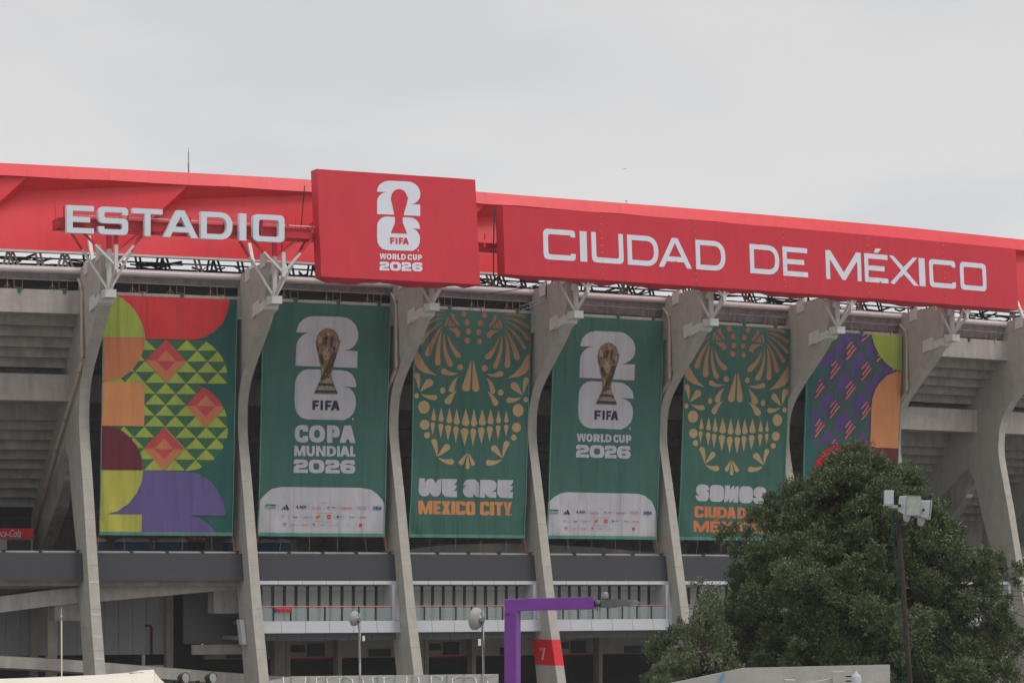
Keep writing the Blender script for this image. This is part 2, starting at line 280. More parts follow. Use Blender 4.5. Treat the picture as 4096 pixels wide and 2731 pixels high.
# formwork joint lines cut as thin dark recess strips would be: shallow horizontal ledges on the rib front
for k in range(-1, 9):
    mb = MB()
    for z in (5.2, 7.6, 10.2, 12.9, 15.3):
        o = np.interp(z, [p[1] for p in OUTER[:10]], [p[0] for p in OUTER[:10]])
        c = [rib_pt(k, .008, o - .35, z - .012), rib_pt(k, .008, o + .008, z - .012), rib_pt(k, -.628, o + .008, z - .012), rib_pt(k, -.628, o - .35, z - .012)]
        mb.hexa([v for v in c] + [v + Vector((0, 0, .024)) for v in c])
    mb.build('joint_line', 'plaster', RIBS[k])
BAYS = range(-2, 9)
US = 0.025     # pieces run from just inside one rib to just inside the next
for k in BAYS:
    a, b = k - US, k + 1 - US
    mb = MB(); ubox(mb, a, b, -.15, 1.1, 25.05, 26.42); mb.build('edge_beam', 'concrete_beam', stadium)
    for i, (o, z) in enumerate([(-.02, 24.4), (-.65, 23.8), (-1.25, 23.22), (-1.88, 22.66), (-2.53, 22.1)]):
        mb = MB(); ubox(mb, a, b, o - 1.5, o, z, (25.07 if i == 0 else 0) or z + .66 - .02 * i); mb.build('stand_step', 'concrete_step', stadium)
    mb = MB(); ubox(mb, a, b, -5.3, -4.0, 21.2, 23.0); mb.build('stand_step', 'concrete_step', stadium)
    mb = MB(); ubox(mb, a, b, -5.4, -2.1, 20.08, 21.68); mb.build('ring_beam', 'concrete_beam', stadium)
    for j in range(10):
        o, z = -4.82 - .64 * j, 19.07 - .57 * j
        mb = MB(); ubox(mb, a, b, o - 1.6, o, z, z + (1.05 if j == 0 else .6)); mb.build('stand_step', 'concrete_step', stadium)
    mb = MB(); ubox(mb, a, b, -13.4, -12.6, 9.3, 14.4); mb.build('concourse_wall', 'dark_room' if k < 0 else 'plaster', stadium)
    mb = MB(); ubox(mb, a, b, -12.6, .45, 8.98, 9.45); mb.build('concourse_floor', 'concrete_step', stadium)
    # recess above the edge beam, and the rounded gutter that closes it
    light = k >= 3
    mb = MB()
    if light:   # bulging translucent sheeting
        pr = [(.3, 26.44), (.62, 26.6), (.8, 27.0), (.92, 27.4), (.5, 27.72), (.2, 27.6)]
    else: pr = [(.2, 26.44), (.32, 26.44), (.34, 27.3), (.2, 27.3)]
    uprism(mb, a, b, pr); mb.build('recess_cover', 'grey_sheet' if light else 'dark_cloth', stadium)
    mb = MB(); pr = [(.55, 27.42), (1.0, 27.40), (1.12, 27.5), (1.14, 27.62), (1.06, 27.74), (.9, 27.82), (.6, 27.8)]
    if light: pr = [(o - .06, z + .02) for o, z in pr]
    uprism(mb, a, b, pr); mb.build('gutter', 'gutter_paint', stadium, smooth=False)
    if not light:
        mb = MB(); uprism(mb, a, b, [(.3, 27.02), (.85, 27.05), (.95, 27.41), (.3, 27.41)]); mb.build('gutter_skirt', 'grey_sheet', stadium)
    # horizontal scaffold tube, posts on tripods and empty lamp frames
    mb = MB(); mb.tube([W(a + .04, 1.02, 27.02), W(b - .05, 1.02, 26.98)], .022, 6); mb.build('scaffold_tube', 'rust_tube', stadium)
    for s in ((.2, .48, .75) if k % 2 else (.24, .475, .73)):
        mb = MB(); u = k + s
        top = 27.95 if random.random() < .6 else 27.4
        mb.tube([W(u, .95, 26.42), W(u, .95, top)], .02, 6)
        for du, do in ((-.022, .12), (.022, .12), (0, -.3)): mb.tube([W(u, .95, 26.78), W(u + du, .95 + do * .3, 26.42)], .01, 5)
        mb.build('scaffold_post', 'rust_tube', stadium)
        mb = MB(); u += .065
        for q in (((u - .025, .98, 26.48), (u - .025, .98, 27.04)), ((u + .025, .98, 26.48), (u + .025, .98, 27.04)), ((u - .026, .98, 27.04), (u + .026, .98, 27.04)), ((u - .026, .98, 26.5), (u + .026, .98, 26.5))): ubar(mb, q[0], q[1], .022)
        mb.build('lamp_frame', 'rust_tube', stadium)
        mb = MB(); ubox(mb, u - .01, u + .03, .9, 1.15, 26.425, 26.46); mb.build('rail_lamp', 'black', stadium)
        mb = MB(); ubox(mb, u - .004, u + .014, 1.1, 1.17, 26.2, 26.44); mb.build('clamp', 'ink_teal' if random.random() < .6 else 'concrete', stadium)
    # roof truss seen against the sky
    tm = 'white_tube' if k in (-1, -2) else 'navy_steel'
    mb = MB()
    for o, z, wd in ((-1.6, 28.56, .09), (-3.4, 29.1, .08), (-2.4, 28.26, .11), (-2.9, 28.02, .09), (-3.3, 28.38, .06), (-1.9, 27.76, .09), (-3.6, 28.12, .05)): ubar(mb, (k, o, z), (k + 1, o, z), wd)
    nz = 14
    for i in range(nz):
        u = k + i / nz; ubar(mb, (u, -2.4, 28.26), (u + .5 / nz, -1.9, 27.7), .07); ubar(mb, (u + .5 / nz, -1.9, 27.7), (u + 1 / nz, -2.4, 28.26), .07); ubar(mb, (u + .01, -2.4, 28.26), (u + .6 / nz, -2.9, 27.7), .05)
    mb.build('roof_truss', 'navy_steel', stadium)
    mb = MB(); rt = random.Random(k + 50)      # cables and odd bracing behind the truss
    for i in range(44):
        u = k + rt.random(); v = u + rt.uniform(.05, .3); o = rt.uniform(-5.5, -3.4); z = rt.uniform(27.7, 28.9); z2 = z + rt.uniform(-.4, .4)
        mb.tube([W(u, o, z), W((u + v) / 2, o, min(z, z2) - rt.uniform(0, .2)), W(v, o, z2)], rt.choice((.03, .05, .07)), 4)
    for i in range(5): u = k + rt.random(); ubox(mb, u, u + rt.uniform(.02, .05), -4.6, -4.2, 27.5, rt.uniform(28.1, 28.7))
    ubox(mb, k, k + 1, -4.2, -3.4, 27.66, 27.86); ubox(mb, k, k + 1, -5.2, -5.1, 28.5, 28.62)
    mb.build('cable_clutter', 'navy_steel', stadium)
    for i in range(6):
        mb = MB(); u = k + (i + .5) / 6
        m_ = 'white_tube' if (k < 0 or i % 3 == 1) else 'navy_steel'
        wo_ = 1.7 if m_ == 'white_tube' else 0
        for du in (-.012, .016):
            ubar(mb, (u + du - .03, -3.2 + wo_, 29.6 - wo_ * .4), (u + du + (.02 if i % 2 else -.01), -2.4 + wo_, 27.3), .1)
            if i % 2: ubar(mb, (u + du - .03, -3.2 + wo_, 29.6 - wo_ * .4), (u + du - .1, -2.4 + wo_, 27.3), .1)
        mb.build('truss_strut', m_, stadium)

# red roof: fascia, origami panels below it, and the roof slopes inwards behind
FT = [33.92, 33.93, 33.9, 33.92, 33.94, 33.88, 33.93, 33.96, 34.02, 33.98, 33.94, 33.94]
for k in BAYS:
    d0, d1 = k + .62, k + 1.62          # panel runs from one diagonal fold to the next
    if d1 > 9.0: continue
    sub = 4
    for i in range(sub):
        u0, u1 = d0 + i / sub + .0004, d0 + (i + 1) / sub - .0004
        z0, z1 = np.interp(u0, range(-2, 10), FT), np.interp(u1, range(-2, 10), FT)
        mb = MB(); j = .05 * math.sin(u0 * 9.1); j1 = .05 * math.sin(u1 * 9.1)
        mb.hexa([W(u0, 0 + .28, 33.14 + j * .5), W(u1, .28, 33.14 + j1 * .5), W(u1, -.6, 33.14), W(u0, -.6, 33.14), W(u0, -.05, z0), W(u1, -.05, z1), W(u1, -.6, z1), W(u0, -.6, z0)])
        mb.build('fascia_panel', 'red_paint', stadium)
    # panel: flush at its right fold, set back and lower at the top of its left fold
    zb, zt = 28.84, 33.15; du = -.46    # the folds run down to the left
    F0, TR, BR, BL, G0 = (d0, .1, zt), (d1, .1, zt), (d1 + du, -.25, zb), (d0 + du, -.25, zb), (d0 - .012, -1.0, 32.42)
    mb = MB(); nn = 8; vs = []
    for j in range(nn + 1):
        for i in range(nn + 1):
            s, t = i / nn, j / nn
            vs.append(W(*[(G0[q] * (1 - s) + TR[q] * s) * (1 - t) + (BL[q] * (1 - s) + BR[q] * s) * t for q in range(3)]))
    mb.add(vs, [(j * (nn + 1) + i, j * (nn + 1) + i + 1, (j + 1) * (nn + 1) + i + 1, (j + 1) * (nn + 1) + i) for j in range(nn) for i in range(nn)])
    mb.build('roof_panel', 'red_paint', stadium, smooth=True)
    mb = MB(); mb.add([W(*F0), W(*G0), W(*BL)], [(0, 1, 2)]); mb.build('fold_return', 'red_paint', stadium)
    mb = MB(); mid = [tuple(TR[q] * s + G0[q] * (1 - s) for q in range(3)) for s in (0, .25, .5, .75, 1)]; top_ = [(d0 + s, .1, zt) for s in (0, .25, .5, .75, 1)]
    mb.add([W(*p) for p in top_] + [W(*p) for p in mid], [(i, i + 1, 6 + i, 5 + i) for i in range(4)]); mb.build('soffit', 'red_paint', stadium)
    mb = MB(); ubox(mb, d0 + du, d1 + du, -.5, -.12, 28.74, 28.86); mb.build('panel_edge', 'white_steel', stadium)
for k in BAYS:
    mb = MB(); a, b = k, k + 1
    za, zb_ = np.interp(a, range(-2, 10), FT), np.interp(b, range(-2, 10), FT)
    mb.hexa([W(a, -.6, 32.9), W(b, -.6, 32.9), W(b, -32, 36.9), W(a, -32, 36.9), W(a, -.6, za), W(b, -.6, zb_), W(b, -32, 38.0), W(a, -32, 38.0)])
    mb.build('roof_slab', 'red_paint', stadium)
mb = MB(); mb.tube([W(.69, -2, 33.9), W(.69, -2, 34.8)], .05, 6); mb.tube([W(.69, -2, 34.8), W(.69, -2, 35.5)], .03, 6); mb.tube([W(.69, -2, 35.5), W(.69, -2, 35.75)], .012, 5)
tag(mb.build('antenna_rod', 'galv'), 'thin grey antenna rod standing on the red roof above the lettering', 'antenna')
mb = MB(); mb.tube([W(3.745, -1, 33.9), W(3.745, -1, 34.2)], .02, 5); mb.box(W(3.745, -1, 34.22), (.12, .12, .05))
tag(mb.build('roof_spike', 'galv'), 'tiny grey spike on the roof edge above the long sign', 'spike')

# sign brackets: collar round each rib top, a post in its middle, an outer post and slanting struts
for k in range(-1, 9):
    ac = along(k)
    c = MB(); T = rib_t(26)
    def P(off, o, z): return rib_pt(k, off, o, z)
    c.hexa([P(.06, 3.9, 25.0), P(.06, 5.05, 25.35), P(-T - .06, 5.05, 25.35), P(-T - .06, 3.9, 25.0), P(.06, 3.8, 25.6), P(.06, 5.35, 25.85), P(-T - .06, 5.35, 25.85), P(-T - .06, 3.8, 25.6)])
    c.hexa([P(-T - .1, 3.3, 24.95), P(-T - .1, 4.3, 25.2), P(-T - .02, 4.3, 25.2), P(-T - .02, 3.3, 24.95), P(-T - .1, 3.3, 25.75), P(-T - .1, 4.3, 25.95), P(-T - .02, 4.3, 25.95), P(-T - .02, 3.3, 25.75)])
    c.hexa([P(-T * .1, 5.2, 25.55), P(-T * .1, 6.1, 25.6), P(-T * .9, 6.1, 25.6), P(-T * .9, 5.2, 25.55), P(-T * .1, 5.2, 26.05), P(-T * .1, 6.1, 26.05), P(-T * .9, 6.1, 26.05), P(-T * .9, 5.2, 26.05)])
    br = c.build('sign_bracket', 'white_steel', stadium)
    top = 29.35
    def strut(p0, p1, wd, zsplit):
        a, b = Vector(P(-T / 2, p0[0], p0[1])) + ac * p0[2], Vector(P(-T / 2, p1[0], p1[1])) + ac * p1[2]
        if b.z > zsplit > a.z and k <= 1:
            c_ = a.lerp(b, (zsplit - a.z) / (b.z - a.z)); m1 = MB(); m1.bar(a, c_, wd); m1.build('strut', 'white_steel', br); m2 = MB(); m2.bar(c_, b, wd); m2.build('strut', 'red_steel', br)
        else: m1 = MB(); m1.bar(a, b, wd); m1.build('strut', 'white_steel', br)
    strut((5.7, 26.0, 0), (5.7, top, 0), .24, 28.4)
    strut((7.15, 27.05, 0), (7.15, top + .1, 0), .2, 28.5)
    strut((5.7, 26.0, 0), (7.15, 27.15, 0), .15, 99)
    strut((5.7, 26.1, -.1), (5.7, top, -2.3), .13, 28.3); strut((5.7, 26.1, .1), (5.7, top, 1.9), .13, 28.3)
    strut((7.15, 27.4, -.1), (7.15, top, -2.2), .13, 28.45); strut((7.15, 27.4, .1), (7.15, top, 1.8), .13, 28.5)
    strut((4.9, 27.75, 0), (7.1, 27.75, 0), .16, 99); strut((4.6, 27.45, 0), (5.7, 27.5, 0), .3, 99)
    # bolted plates near the rib top
    for oo, z0, z1 in ((1.9, 27.2, 28.0), (4.5, 27.75, 28.6)):
        m1 = MB(); m1.hexa([P(-T - .05, oo, z0), P(-T - .05, oo + .75, z0 + .12), P(-T + .1, oo + .75, z0 + .12), P(-T + .1, oo, z0), P(-T - .05, oo, z1), P(-T - .05, oo + .75, z1 + .1), P(-T + .1, oo + .75, z1 + .1), P(-T + .1, oo, z1)])
        m1.build('bolted_plate', 'white_steel', br)
    m1 = MB(); m1.bar(P(-T / 2, 2.3, 27.9), P(-T / 2, 1.4, 29.6), .2); m1.build('roof_prop', 'white_steel', br)

# downpipes beside every other rib
for k in (0, 2, 4, 6):
    path = [(.8, 27.15), (1.1, 26.95), (1.5, 26.6), (1.62, 26.2), (1.7, 22.6), (1.55, 22.3), (-.26, 20.78), (-4.56, 17.24), (-9.6, 12.2)]
    mb = MB(); mb.tube([rib_pt(k, -.62 - .28 if z > 21 else -.62 - .22, o, z) for o, z in path], .1, 10, 'pvc')
    pipe = mb.build('downpipe', None, stadium, smooth=True)
    for o, z in ((1.52, 26.5), (1.69, 23.1), (1.64, 22.35), (.8, 21.7), (-2.4, 19.0), (-4.5, 17.3), (-7.0, 14.9)):
        m1 = MB(); p = rib_pt(k, -.84, o, z); d = Vector((0, 0, 1)) if z > 22.4 else (rib_pt(k, 0, 1, 21.9) - rib_pt(k, 0, -3.3, 18.3)).normalized()
        m1.lathe([(.10, -.1), (.135, -.09), (.135, .09), (.10, .1)], p, d, 12); m1.build('pipe_joint', 'rust_tube', pipe)
# ------------------------------------------------------------------ parapets, window bands, ramps, ground storey
UE = .055
for k in BAYS:
    a, b = k - .01, k + 1 - .062
    mb = MB(); mb.hexa([W(a, .55, 9.3), W(b, .55, 9.3), W(b, 1.08, 9.3), W(a, 1.08, 9.3), W(a, .3, 10.93), W(b, .3, 10.93), W(b, .8, 10.93), W(a, .8, 10.93)])
    mb.build('parapet_panel', 'charcoal', stadium)
    mb = MB(); ubox(mb, a, b, -.1, .22, 9.5, 11.07); mb.build('parapet_kerb', 'concrete_step', stadium)
    mb = MB(); mb.tube([W(a + .01, .72, 11.0), W(b, .72, 11.0)], .016, 6); rail = mb.build('parapet_rail', 'white_tube', stadium)
    for i in range(5):
        u = a + .03 + (b - a - .06) * i / 4
        mb = MB(); ubox(mb, u - .009, u + .009, .6, .8, 10.93, 11.05); mb.bar(W(u - .02, .66, 11.06), W(u + .02, .72, 11.1), .06); mb.build('rail_clip', 'dark_metal', rail)
for k in range(1, 8):
    a, b = k + .0, k + 1 - .062
    n = 6
    for i in range(n):
        u0, u1 = a + (b - a) * i / n + .0012, a + (b - a) * (i + 1) / n - .0012
        mb = MB(); mb.hexa([W(u0, .7, 9.07), W(u1, .7, 9.07), W(u1, 1.18, 9.07), W(u0, 1.18, 9.07), W(u0, .7, 9.285), W(u1, .7, 9.285), W(u1, 1.12, 9.285), W(u0, 1.12, 9.285)]); mb.build('trim_panel', 'white_panel', stadium)
        mb = MB(); mb.hexa([W(u0, .9, 6.12), W(u1, .9, 6.12), W(u1, 1.75, 6.12), W(u0, 1.75, 6.12), W(u0, .9, 6.84), W(u1, .9, 6.84), W(u1, 1.6, 6.84), W(u0, 1.6, 6.84)]); mb.build('trim_panel', 'white_panel', stadium)
        mb = MB(); ubox(mb, u0, u1, .6, 1.0, 5.66, 6.1); mb.build('trim_panel', 'grey_panel', stadium)
    mb = MB(); mb.hexa([W(b - .024, .55, 6.86), W(b, .55, 6.86), W(b, 1.6, 6.86), W(b - .024, 1.6, 6.86), W(b - .024, .55, 9.06), W(b, .55, 9.06), W(b, 1.18, 9.06), W(b - .024, 1.18, 9.06)]); mb.build('trim_panel', 'white_panel', stadium)
    mb = MB(); ubox(mb, a, b - .025, -2.6, 1.55, 6.62, 6.8); mb.build('balcony_floor', 'grey_panel', stadium)
    mb = MB(); ubox(mb, a, b, -2.6, .95, 9.09, 9.24); mb.build('balcony_ceiling', 'plaster', stadium)
    # windows set back behind the balcony
    wn = 12; b2 = b - .026; wo = .3
    for i in range(wn):
        u0, u1 = a + (b2 - a) * i / wn, a + (b2 - a) * (i + 1) / wn
        mb = MB(); ubox(mb, u0 - .0075, u0 + .0075, wo - .08, wo + .08, 6.8, 9.05); fr = mb.build('mullion', 'dark_metal', stadium)
        mb = MB(); ubox(mb, u0 + .008, u1 - .008, wo - .02, wo, 6.81, 8.72); mb.build('window_pane', 'glass', stadium)
        mb = MB(); ubox(mb, u0 + .008, u1 - .008, wo - .05, wo - .01, 8.725, 8.97); mb.build('window_blind', 'blind', stadium)
    mb = MB(); ubox(mb, a, b2, wo - .1, wo + .1, 8.97, 9.07); mb.build('window_head', 'dark_metal', stadium)
    mb = MB(); ubox(mb, b2 - .0005 - .02, b2, wo, 1.5, 6.8, 9.06); mb.build('reveal', 'white_panel', stadium)
    mb = MB(); mb.tube([W(a, 1.52, 7.72), W(b2 - .02, 1.52, 7.72)], .035, 8); hr = mb.build('handrail', 'copper', stadium)
    gn = 8
    for i in range(gn):
        u0, u1 = a + (b2 - a - .02) * i / gn, a + (b2 - a - .02) * (i + 1) / gn
        mb = MB(); ubox(mb, u0 - .006, u0 + .005, 1.44, 1.5, 6.84, 7.68); mb.build('rail_post', 'dark_metal', stadium)
        mb = MB(); ubox(mb, u0 + .006, u1 - .007, 1.50, 1.512, 6.86, 7.64); mb.build('rail_pane', 'rail_glass', stadium)
    # ground storey: back wall, dark openings, columns, sign boards
    mb = MB(); ubox(mb, k - US, k + 1 - US, -7.4, -7.0, 4.35, 9.2); mb.build('back_wall', 'plaster', stadium)
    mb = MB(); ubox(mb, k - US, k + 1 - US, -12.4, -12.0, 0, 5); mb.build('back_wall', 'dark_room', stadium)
    mb = MB(); ubox(mb, k - US, k + 1 - US, -12.4, .58, 5.68, 5.9); mb.build('storey_ceiling', 'plaster', stadium)
    for s, wd in ((.42, .075), (.5, .03), (.86, .03)):
        mb = MB(); ubox(mb, k + s, k + s + wd, -6.9, -6.2, 0, 5.66); mb.build('column', 'plaster', stadium)
    for s, wd, z0, z1 in ((.56, .1, 4.75, 5.2), (.12, .16, 4.4, 4.9), (.68, .12, 4.45, 5.3)):
        mb = MB(); ubox(mb, k + s, k + s + wd, -6.98, -6.9, z0, z1); mb.build('notice_board', 'dark_metal', stadium)
    mb = MB(); ubox(mb, k + .55, k + .96, -6.97, -6.86, 4.32, 4.4); mb.build('red_stripe', 'sign_red', stadium)
RC = ['red rounded cover hanging right next to the blue one', 'second red rounded cover from the blue one', 'third red rounded cover from the blue one', 'fourth red rounded cover, last before the small gap', 'first red rounded cover after the small gap', 'rightmost red rounded cover in the row']
for i in range(7):
    u = 1.118 + i * .0145 + (.009 if i > 4 else 0)
    m1 = MB(); m1.lathe([(.0, .12), (.05, .1), (.068, .03), (.07, -.1), (.045, -.15), (0, -.16)], W(u, 1.58, 7.55), (0, 0, 1), 10, 'helmet_blue' if i == 0 else 'helmet_red')
    tag(m1.build('hanging_cover', None, smooth=True), ('small blue rounded cover hanging on the copper handrail beside the red ones' if i == 0 else RC[i - 1] + ' on the left balcony handrail'), 'cover', None if i == 0 else 'red covers on the handrail')

for z in (9.15, 7.25, 5.95, 4.65):      # pale filler patches on the first rib's front
    o = float(np.interp(z, [p[1] for p in OUTER[:10]], [p[0] for p in OUTER[:10]])); m1 = MB()
    c_ = [rib_pt(0, -.02, o - .3, z), rib_pt(0, -.02, o + .015, z), rib_pt(0, -.6, o + .015, z), rib_pt(0, -.6, o - .3, z)]; m1.hexa(c_ + [v + Vector((0, 0, .1)) for v in c_]); m1.build('filler_patch', 'white_steel', RIBS[0])
mb = MB(); ubox(mb, -.16, -.1, -4.2, -3.6, 0, 9.0); mb.build('column', 'concrete_beam', stadium)
# bays 0 and below: sweeping ramp beams in front of a panelled wall
def sweep(name, m_, pts, th, o, dpt, n=10):
    u = np.linspace(pts[0][0], pts[-1][0], n * 4); zt = np.interp(u, [p[0] for p in pts], [p[1] for p in pts]); zt = np.convolve(np.pad(zt, 3, mode='edge'), np.ones(7) / 7, 'valid')
    tt = np.interp(u, [p[0] for p in pts], [p[2] for p in pts]) if len(pts[0]) > 2 else np.full_like(u, th)
    mb = MB(); vs = []; fs = []
    for i in range(len(u)): vs += [W(u[i], o, zt[i] - tt[i]), W(u[i], o, zt[i]), W(u[i], o - dpt, zt[i] + .02), W(u[i], o - dpt, zt[i] - tt[i] - .15)]
    for i in range(len(u) - 1):
        for j in range(4): fs.append((i * 4 + j, i * 4 + (j + 1) % 4, i * 4 + 4 + (j + 1) % 4, i * 4 + 4 + j))
    fs += [(0, 1, 2, 3), tuple(len(vs) - 4 + j for j in range(4))]
    mb.add(vs, fs); return mb.build(name, m_, stadium)
sweep('ramp_beam', 'concrete_beam', [(-1.6, 7.6, .95), (-.7, 8.15, .95), (-.1, 8.9, .95), (.15, 9.05, .95), (.5, 9.28, .85), (.99, 9.32, .5)], .9, -.3, 3.5)
sweep('ramp_beam', 'concrete_beam', [(-1.6, 5.2), (-.5, 4.83), (0, 4.5), (.2, 4.3), (1.0, 3.6), (1.4, 3.3)], .68, -.9, 3.0)
sweep('ramp_beam', 'concrete_beam', [(2.0, 10.9), (2.16, 11.3), (2.3, 11.5), (2.58, 11.66), (2.99, 11.72), (3.22, 11.64), (3.6, 11.5), (4.0, 11.2), (4.2, 11.05)], 1.6, -2.0, 3.0)
for k in (-2, -1, 0):
    for i in range(11):
        u0, u1 = k + i / 11 + .001, k + (i + 1) / 11 - .001
        if k == 0 and i > 7: continue
        mb = MB(); ubox(mb, u0, u1, -6.2, -6.0, 4.72, 9.2); mb.build('wall_panel', 'wall_panel', stadium)
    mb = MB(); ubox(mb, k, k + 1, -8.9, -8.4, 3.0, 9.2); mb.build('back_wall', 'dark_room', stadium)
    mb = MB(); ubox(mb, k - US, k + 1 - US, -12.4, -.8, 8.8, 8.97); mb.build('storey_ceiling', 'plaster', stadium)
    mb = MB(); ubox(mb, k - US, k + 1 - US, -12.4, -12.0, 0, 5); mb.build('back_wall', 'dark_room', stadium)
    for s in (.2, .52):
        mb = MB(); ubox(mb, k + s, k + s + .018, -6.2, -6.0, 0, 4.7); mb.build('column', 'white_steel', stadium)
mb = MB(); ubox(mb, .72, 1.1, -4.0, -3.8, 5.4, 9.0); mb.build('back_wall', 'grey_panel', stadium)
mb = MB(); ubox(mb, .76, 1.1, -3.6, -3.3, 4.75, 5.35); mb.build('ring_beam', 'concrete_beam', stadium)
for u in (-.22, .66):
    mb = MB(); ubox(mb, u, u + .045, -5.9, -5.4, 0, 9.0); mb.build('column', 'plaster', stadium)
for kk in (0, 1):    # corbel blocks under the ramp beside the ribs
    mb = MB(); ubox(mb, kk - .2, kk - .04, -1.6, -.4, 6.9 if kk == 0 else 7.3, 8.2 if kk == 0 else 8.8); mb.build('corbel', 'concrete_step', stadium)
mb = MB(); mb.tube([W(.535, -5.8, 6.5), W(.565, -5.8, 6.52), W(.575, -5.8, 6.4), W(.575, -5.8, 4.7)], .07, 8)
tag(mb.build('red_pipe', 'ink_maroon', smooth=True), 'dark red bent pipe on the grey panelled wall under the ramp', 'pipe')
mb = MB(); ubox(mb, -.36, .7, -6.0, -5.9, 3.9, 4.05); mb.build('service_pipe', 'white_tube', stadium)
# red band with the number seven painted round one rib
k = 3; lo, hi = 3.98, 5.6
def ro(z): return float(np.interp(z, [p[1] for p in OUTER[:10]], [p[0] for p in OUTER[:10]]))
def ri(z): return float(np.interp(z, [0, 3.8, 6.0], [1.6, 1.0, .5]))
mb = MB(); e = .006
mb.hexa([rib_pt(k, e, ri(lo) - e, lo), rib_pt(k, e, ro(lo) + e, lo), rib_pt(k, -.62 - e, ro(lo) + e, lo), rib_pt(k, -.62 - e, ri(lo) - e, lo), rib_pt(k, e, ri(hi) - e, hi), rib_pt(k, e, ro(hi) + e, hi), rib_pt(k, -.62 - e, ro(hi) + e, hi), rib_pt(k, -.62 - e, ri(hi) - e, hi)])
mb.build('painted_band', 'red_band', RIBS[3])
mb = MB()
for d in (0, .07, .14):
    q = [(1.55 + d * .3, 5.05 - d), (2.2 - d, 5.05 - d), (1.95 - d, 4.3)]
    for p0, p1 in zip(q[:-1], q[1:]): mb.bar(rib_pt(k, -.63, *p0), rib_pt(k, -.63, *p1), .045, .02)
mb.build('number_seven', 'sign_white', RIBS[3])
# service box on the second rib, orange tie cloths, concourse furniture
mb = MB(); c = [rib_pt(1, -.66, 1.1 + .12 * 0, 5.45), rib_pt(1, -.66, 1.75, 5.45), rib_pt(1, -.95, 1.75, 5.45), rib_pt(1, -.95, 1.1, 5.45)]
mb.hexa(c + [v + dirs(1)[1] * -.5 + Vector((0, 0, 1.5)) for v in c]); tag(mb.build('service_box', 'white_plastic', bevel=.03), 'tall pale grey service box fixed to the side of a concrete rib', 'box')

def toilet_mesh():
    b1 = MB(); b1.box((0, 0, 1.12), (.98, 1.0, 2.24)); b2 = MB()
    n = 8
    for i in range(n):
        a0, a1 = math.pi * i / n, math.pi * (i + 1) / n
        b2.hexa([(-.53 * math.cos(a0), -.55, 2.24), (-.53 * math.cos(a1), -.55, 2.24), (-.53 * math.cos(a1), .55, 2.24), (-.53 * math.cos(a0), .55, 2.24),
                 (-.53 * math.cos(a0), -.55, 2.3 + .17 * math.sin(a0)), (-.53 * math.cos(a1), -.55, 2.3 + .17 * math.sin(a1)), (-.53 * math.cos(a1), .55, 2.3 + .17 * math.sin(a1)), (-.53 * math.cos(a0), .55, 2.3 + .17 * math.sin(a0))])
    b3 = MB(); b3.box((.05, -.515, 1.05), (.7, .03, 2.0))
    return b1, b2, b3
TL_ = ['leftmost portable toilet under the triangle patterned banner', 'portable toilet second from the left under the triangle patterned banner', 'middle portable toilet under the triangle patterned banner', 'portable toilet second from the right under the triangle patterned banner',
       'rightmost portable toilet under the triangle patterned banner', 'left portable toilet of three under the green Spanish banner', 'middle portable toilet of three under the green Spanish banner', 'right portable toilet of three under the green Spanish banner']
proto = None
for lab, u in zip(TL_, (.215, .41, .5, .66, .755, 1.13, 1.34, 1.45)):
    ps = W(u, -6, 9.46); rz = math.atan2(dirs(u)[0].y, dirs(u)[0].x)
    if proto is None:
        t = thing('portable_toilet', lab, 'toilet', (0, 0, 0), 'portable toilets on the concourse'); b1, b2, b3 = toilet_mesh()
        b1.build('cabin', 'blue_plastic', t); b2.build('roof', 'white_plastic', t); b3.build('door', 'blue_plastic', t); proto = t; tl = t
    else:
        tl = proto.copy(); COL.objects.link(tl); tl['label'] = lab
        for ch in proto.children:
            cc = ch.copy(); COL.objects.link(cc); cc.parent = tl
    tl.location = ps; tl.rotation_euler = (0, 0, rz)

def text_mesh(body, size, offset=0.0, shear=0.0, sx=1.0):
    c = bpy.data.curves.new('text', 'FONT'); c.body = body; c.size = size; c.offset = offset; c.shear = shear; c.resolution_u = 3; c.fill_mode = 'FRONT'
    o = bpy.data.objects.new('text', c); me = bpy.data.meshes.new_from_object(o)
    v = np.array([(p.co.x * sx, p.co.y) for p in me.vertices]); f = [tuple(p.vertices) for p in me.polygons]
    bpy.data.objects.remove(o); bpy.data.curves.remove(c); bpy.data.meshes.remove(me)
    return v, f
def flat_text(body, P0, ux, up, height, m_, name, parent, shear=0, offset=0.02, width=None):
    v, f = text_mesh(body, 1.0, offset, shear); h = v[:, 1].max(); wd = v[:, 0].max()
    sy = height / h; sxx = width / wd if width else sy
    mb = MB(); mb.add([P0 + ux * (x * sxx) + up * (y * sy) for x, y in v], f); me = mb.build(name, m_, parent); return me
for (ua, ub, zc, o, lab) in ((-.62, -.135, 12.22, -8, 'concession stand under a red board with white script, at the far left of the concourse'), (.8, .96, 11.95, -6, 'concession stand with red script board at the right end under the triangle patterned banner')):
    t = thing('concession_stand', lab, 'kiosk', W(ua, o, 9.46)); hh = .31 if o == -8 else .13
    mb = MB(); ubox(mb, ua, ub, o - .1, o, zc - hh, zc + hh); mb.build('sign_board', 'sign_red', t)
    mb = MB(); ubox(mb, ua + .01, ub - .005, o - 2, o - .1, 9.46, zc - hh); mb.build('booth', 'plaster', t)
    mb = MB(); ubox(mb, ub - .17 if o == -8 else ua + .02, ub - .02, o - .12, o + .03, 10.3, zc - hh - .08); mb.build('counter_opening', 'black', t)
    tx, no = dirs(ua + .1); width = 1.8 if o == -8 else 1.1
    flat_text('Coca-Cola', W(ub, o + .02, zc - hh * .7) - tx * (width + .8 if o == -8 else width + .2), tx, Vector((0, 0, 1)), hh * 1.5, 'sign_white', 'lettering', t, shear=.35, offset=.0, width=width)
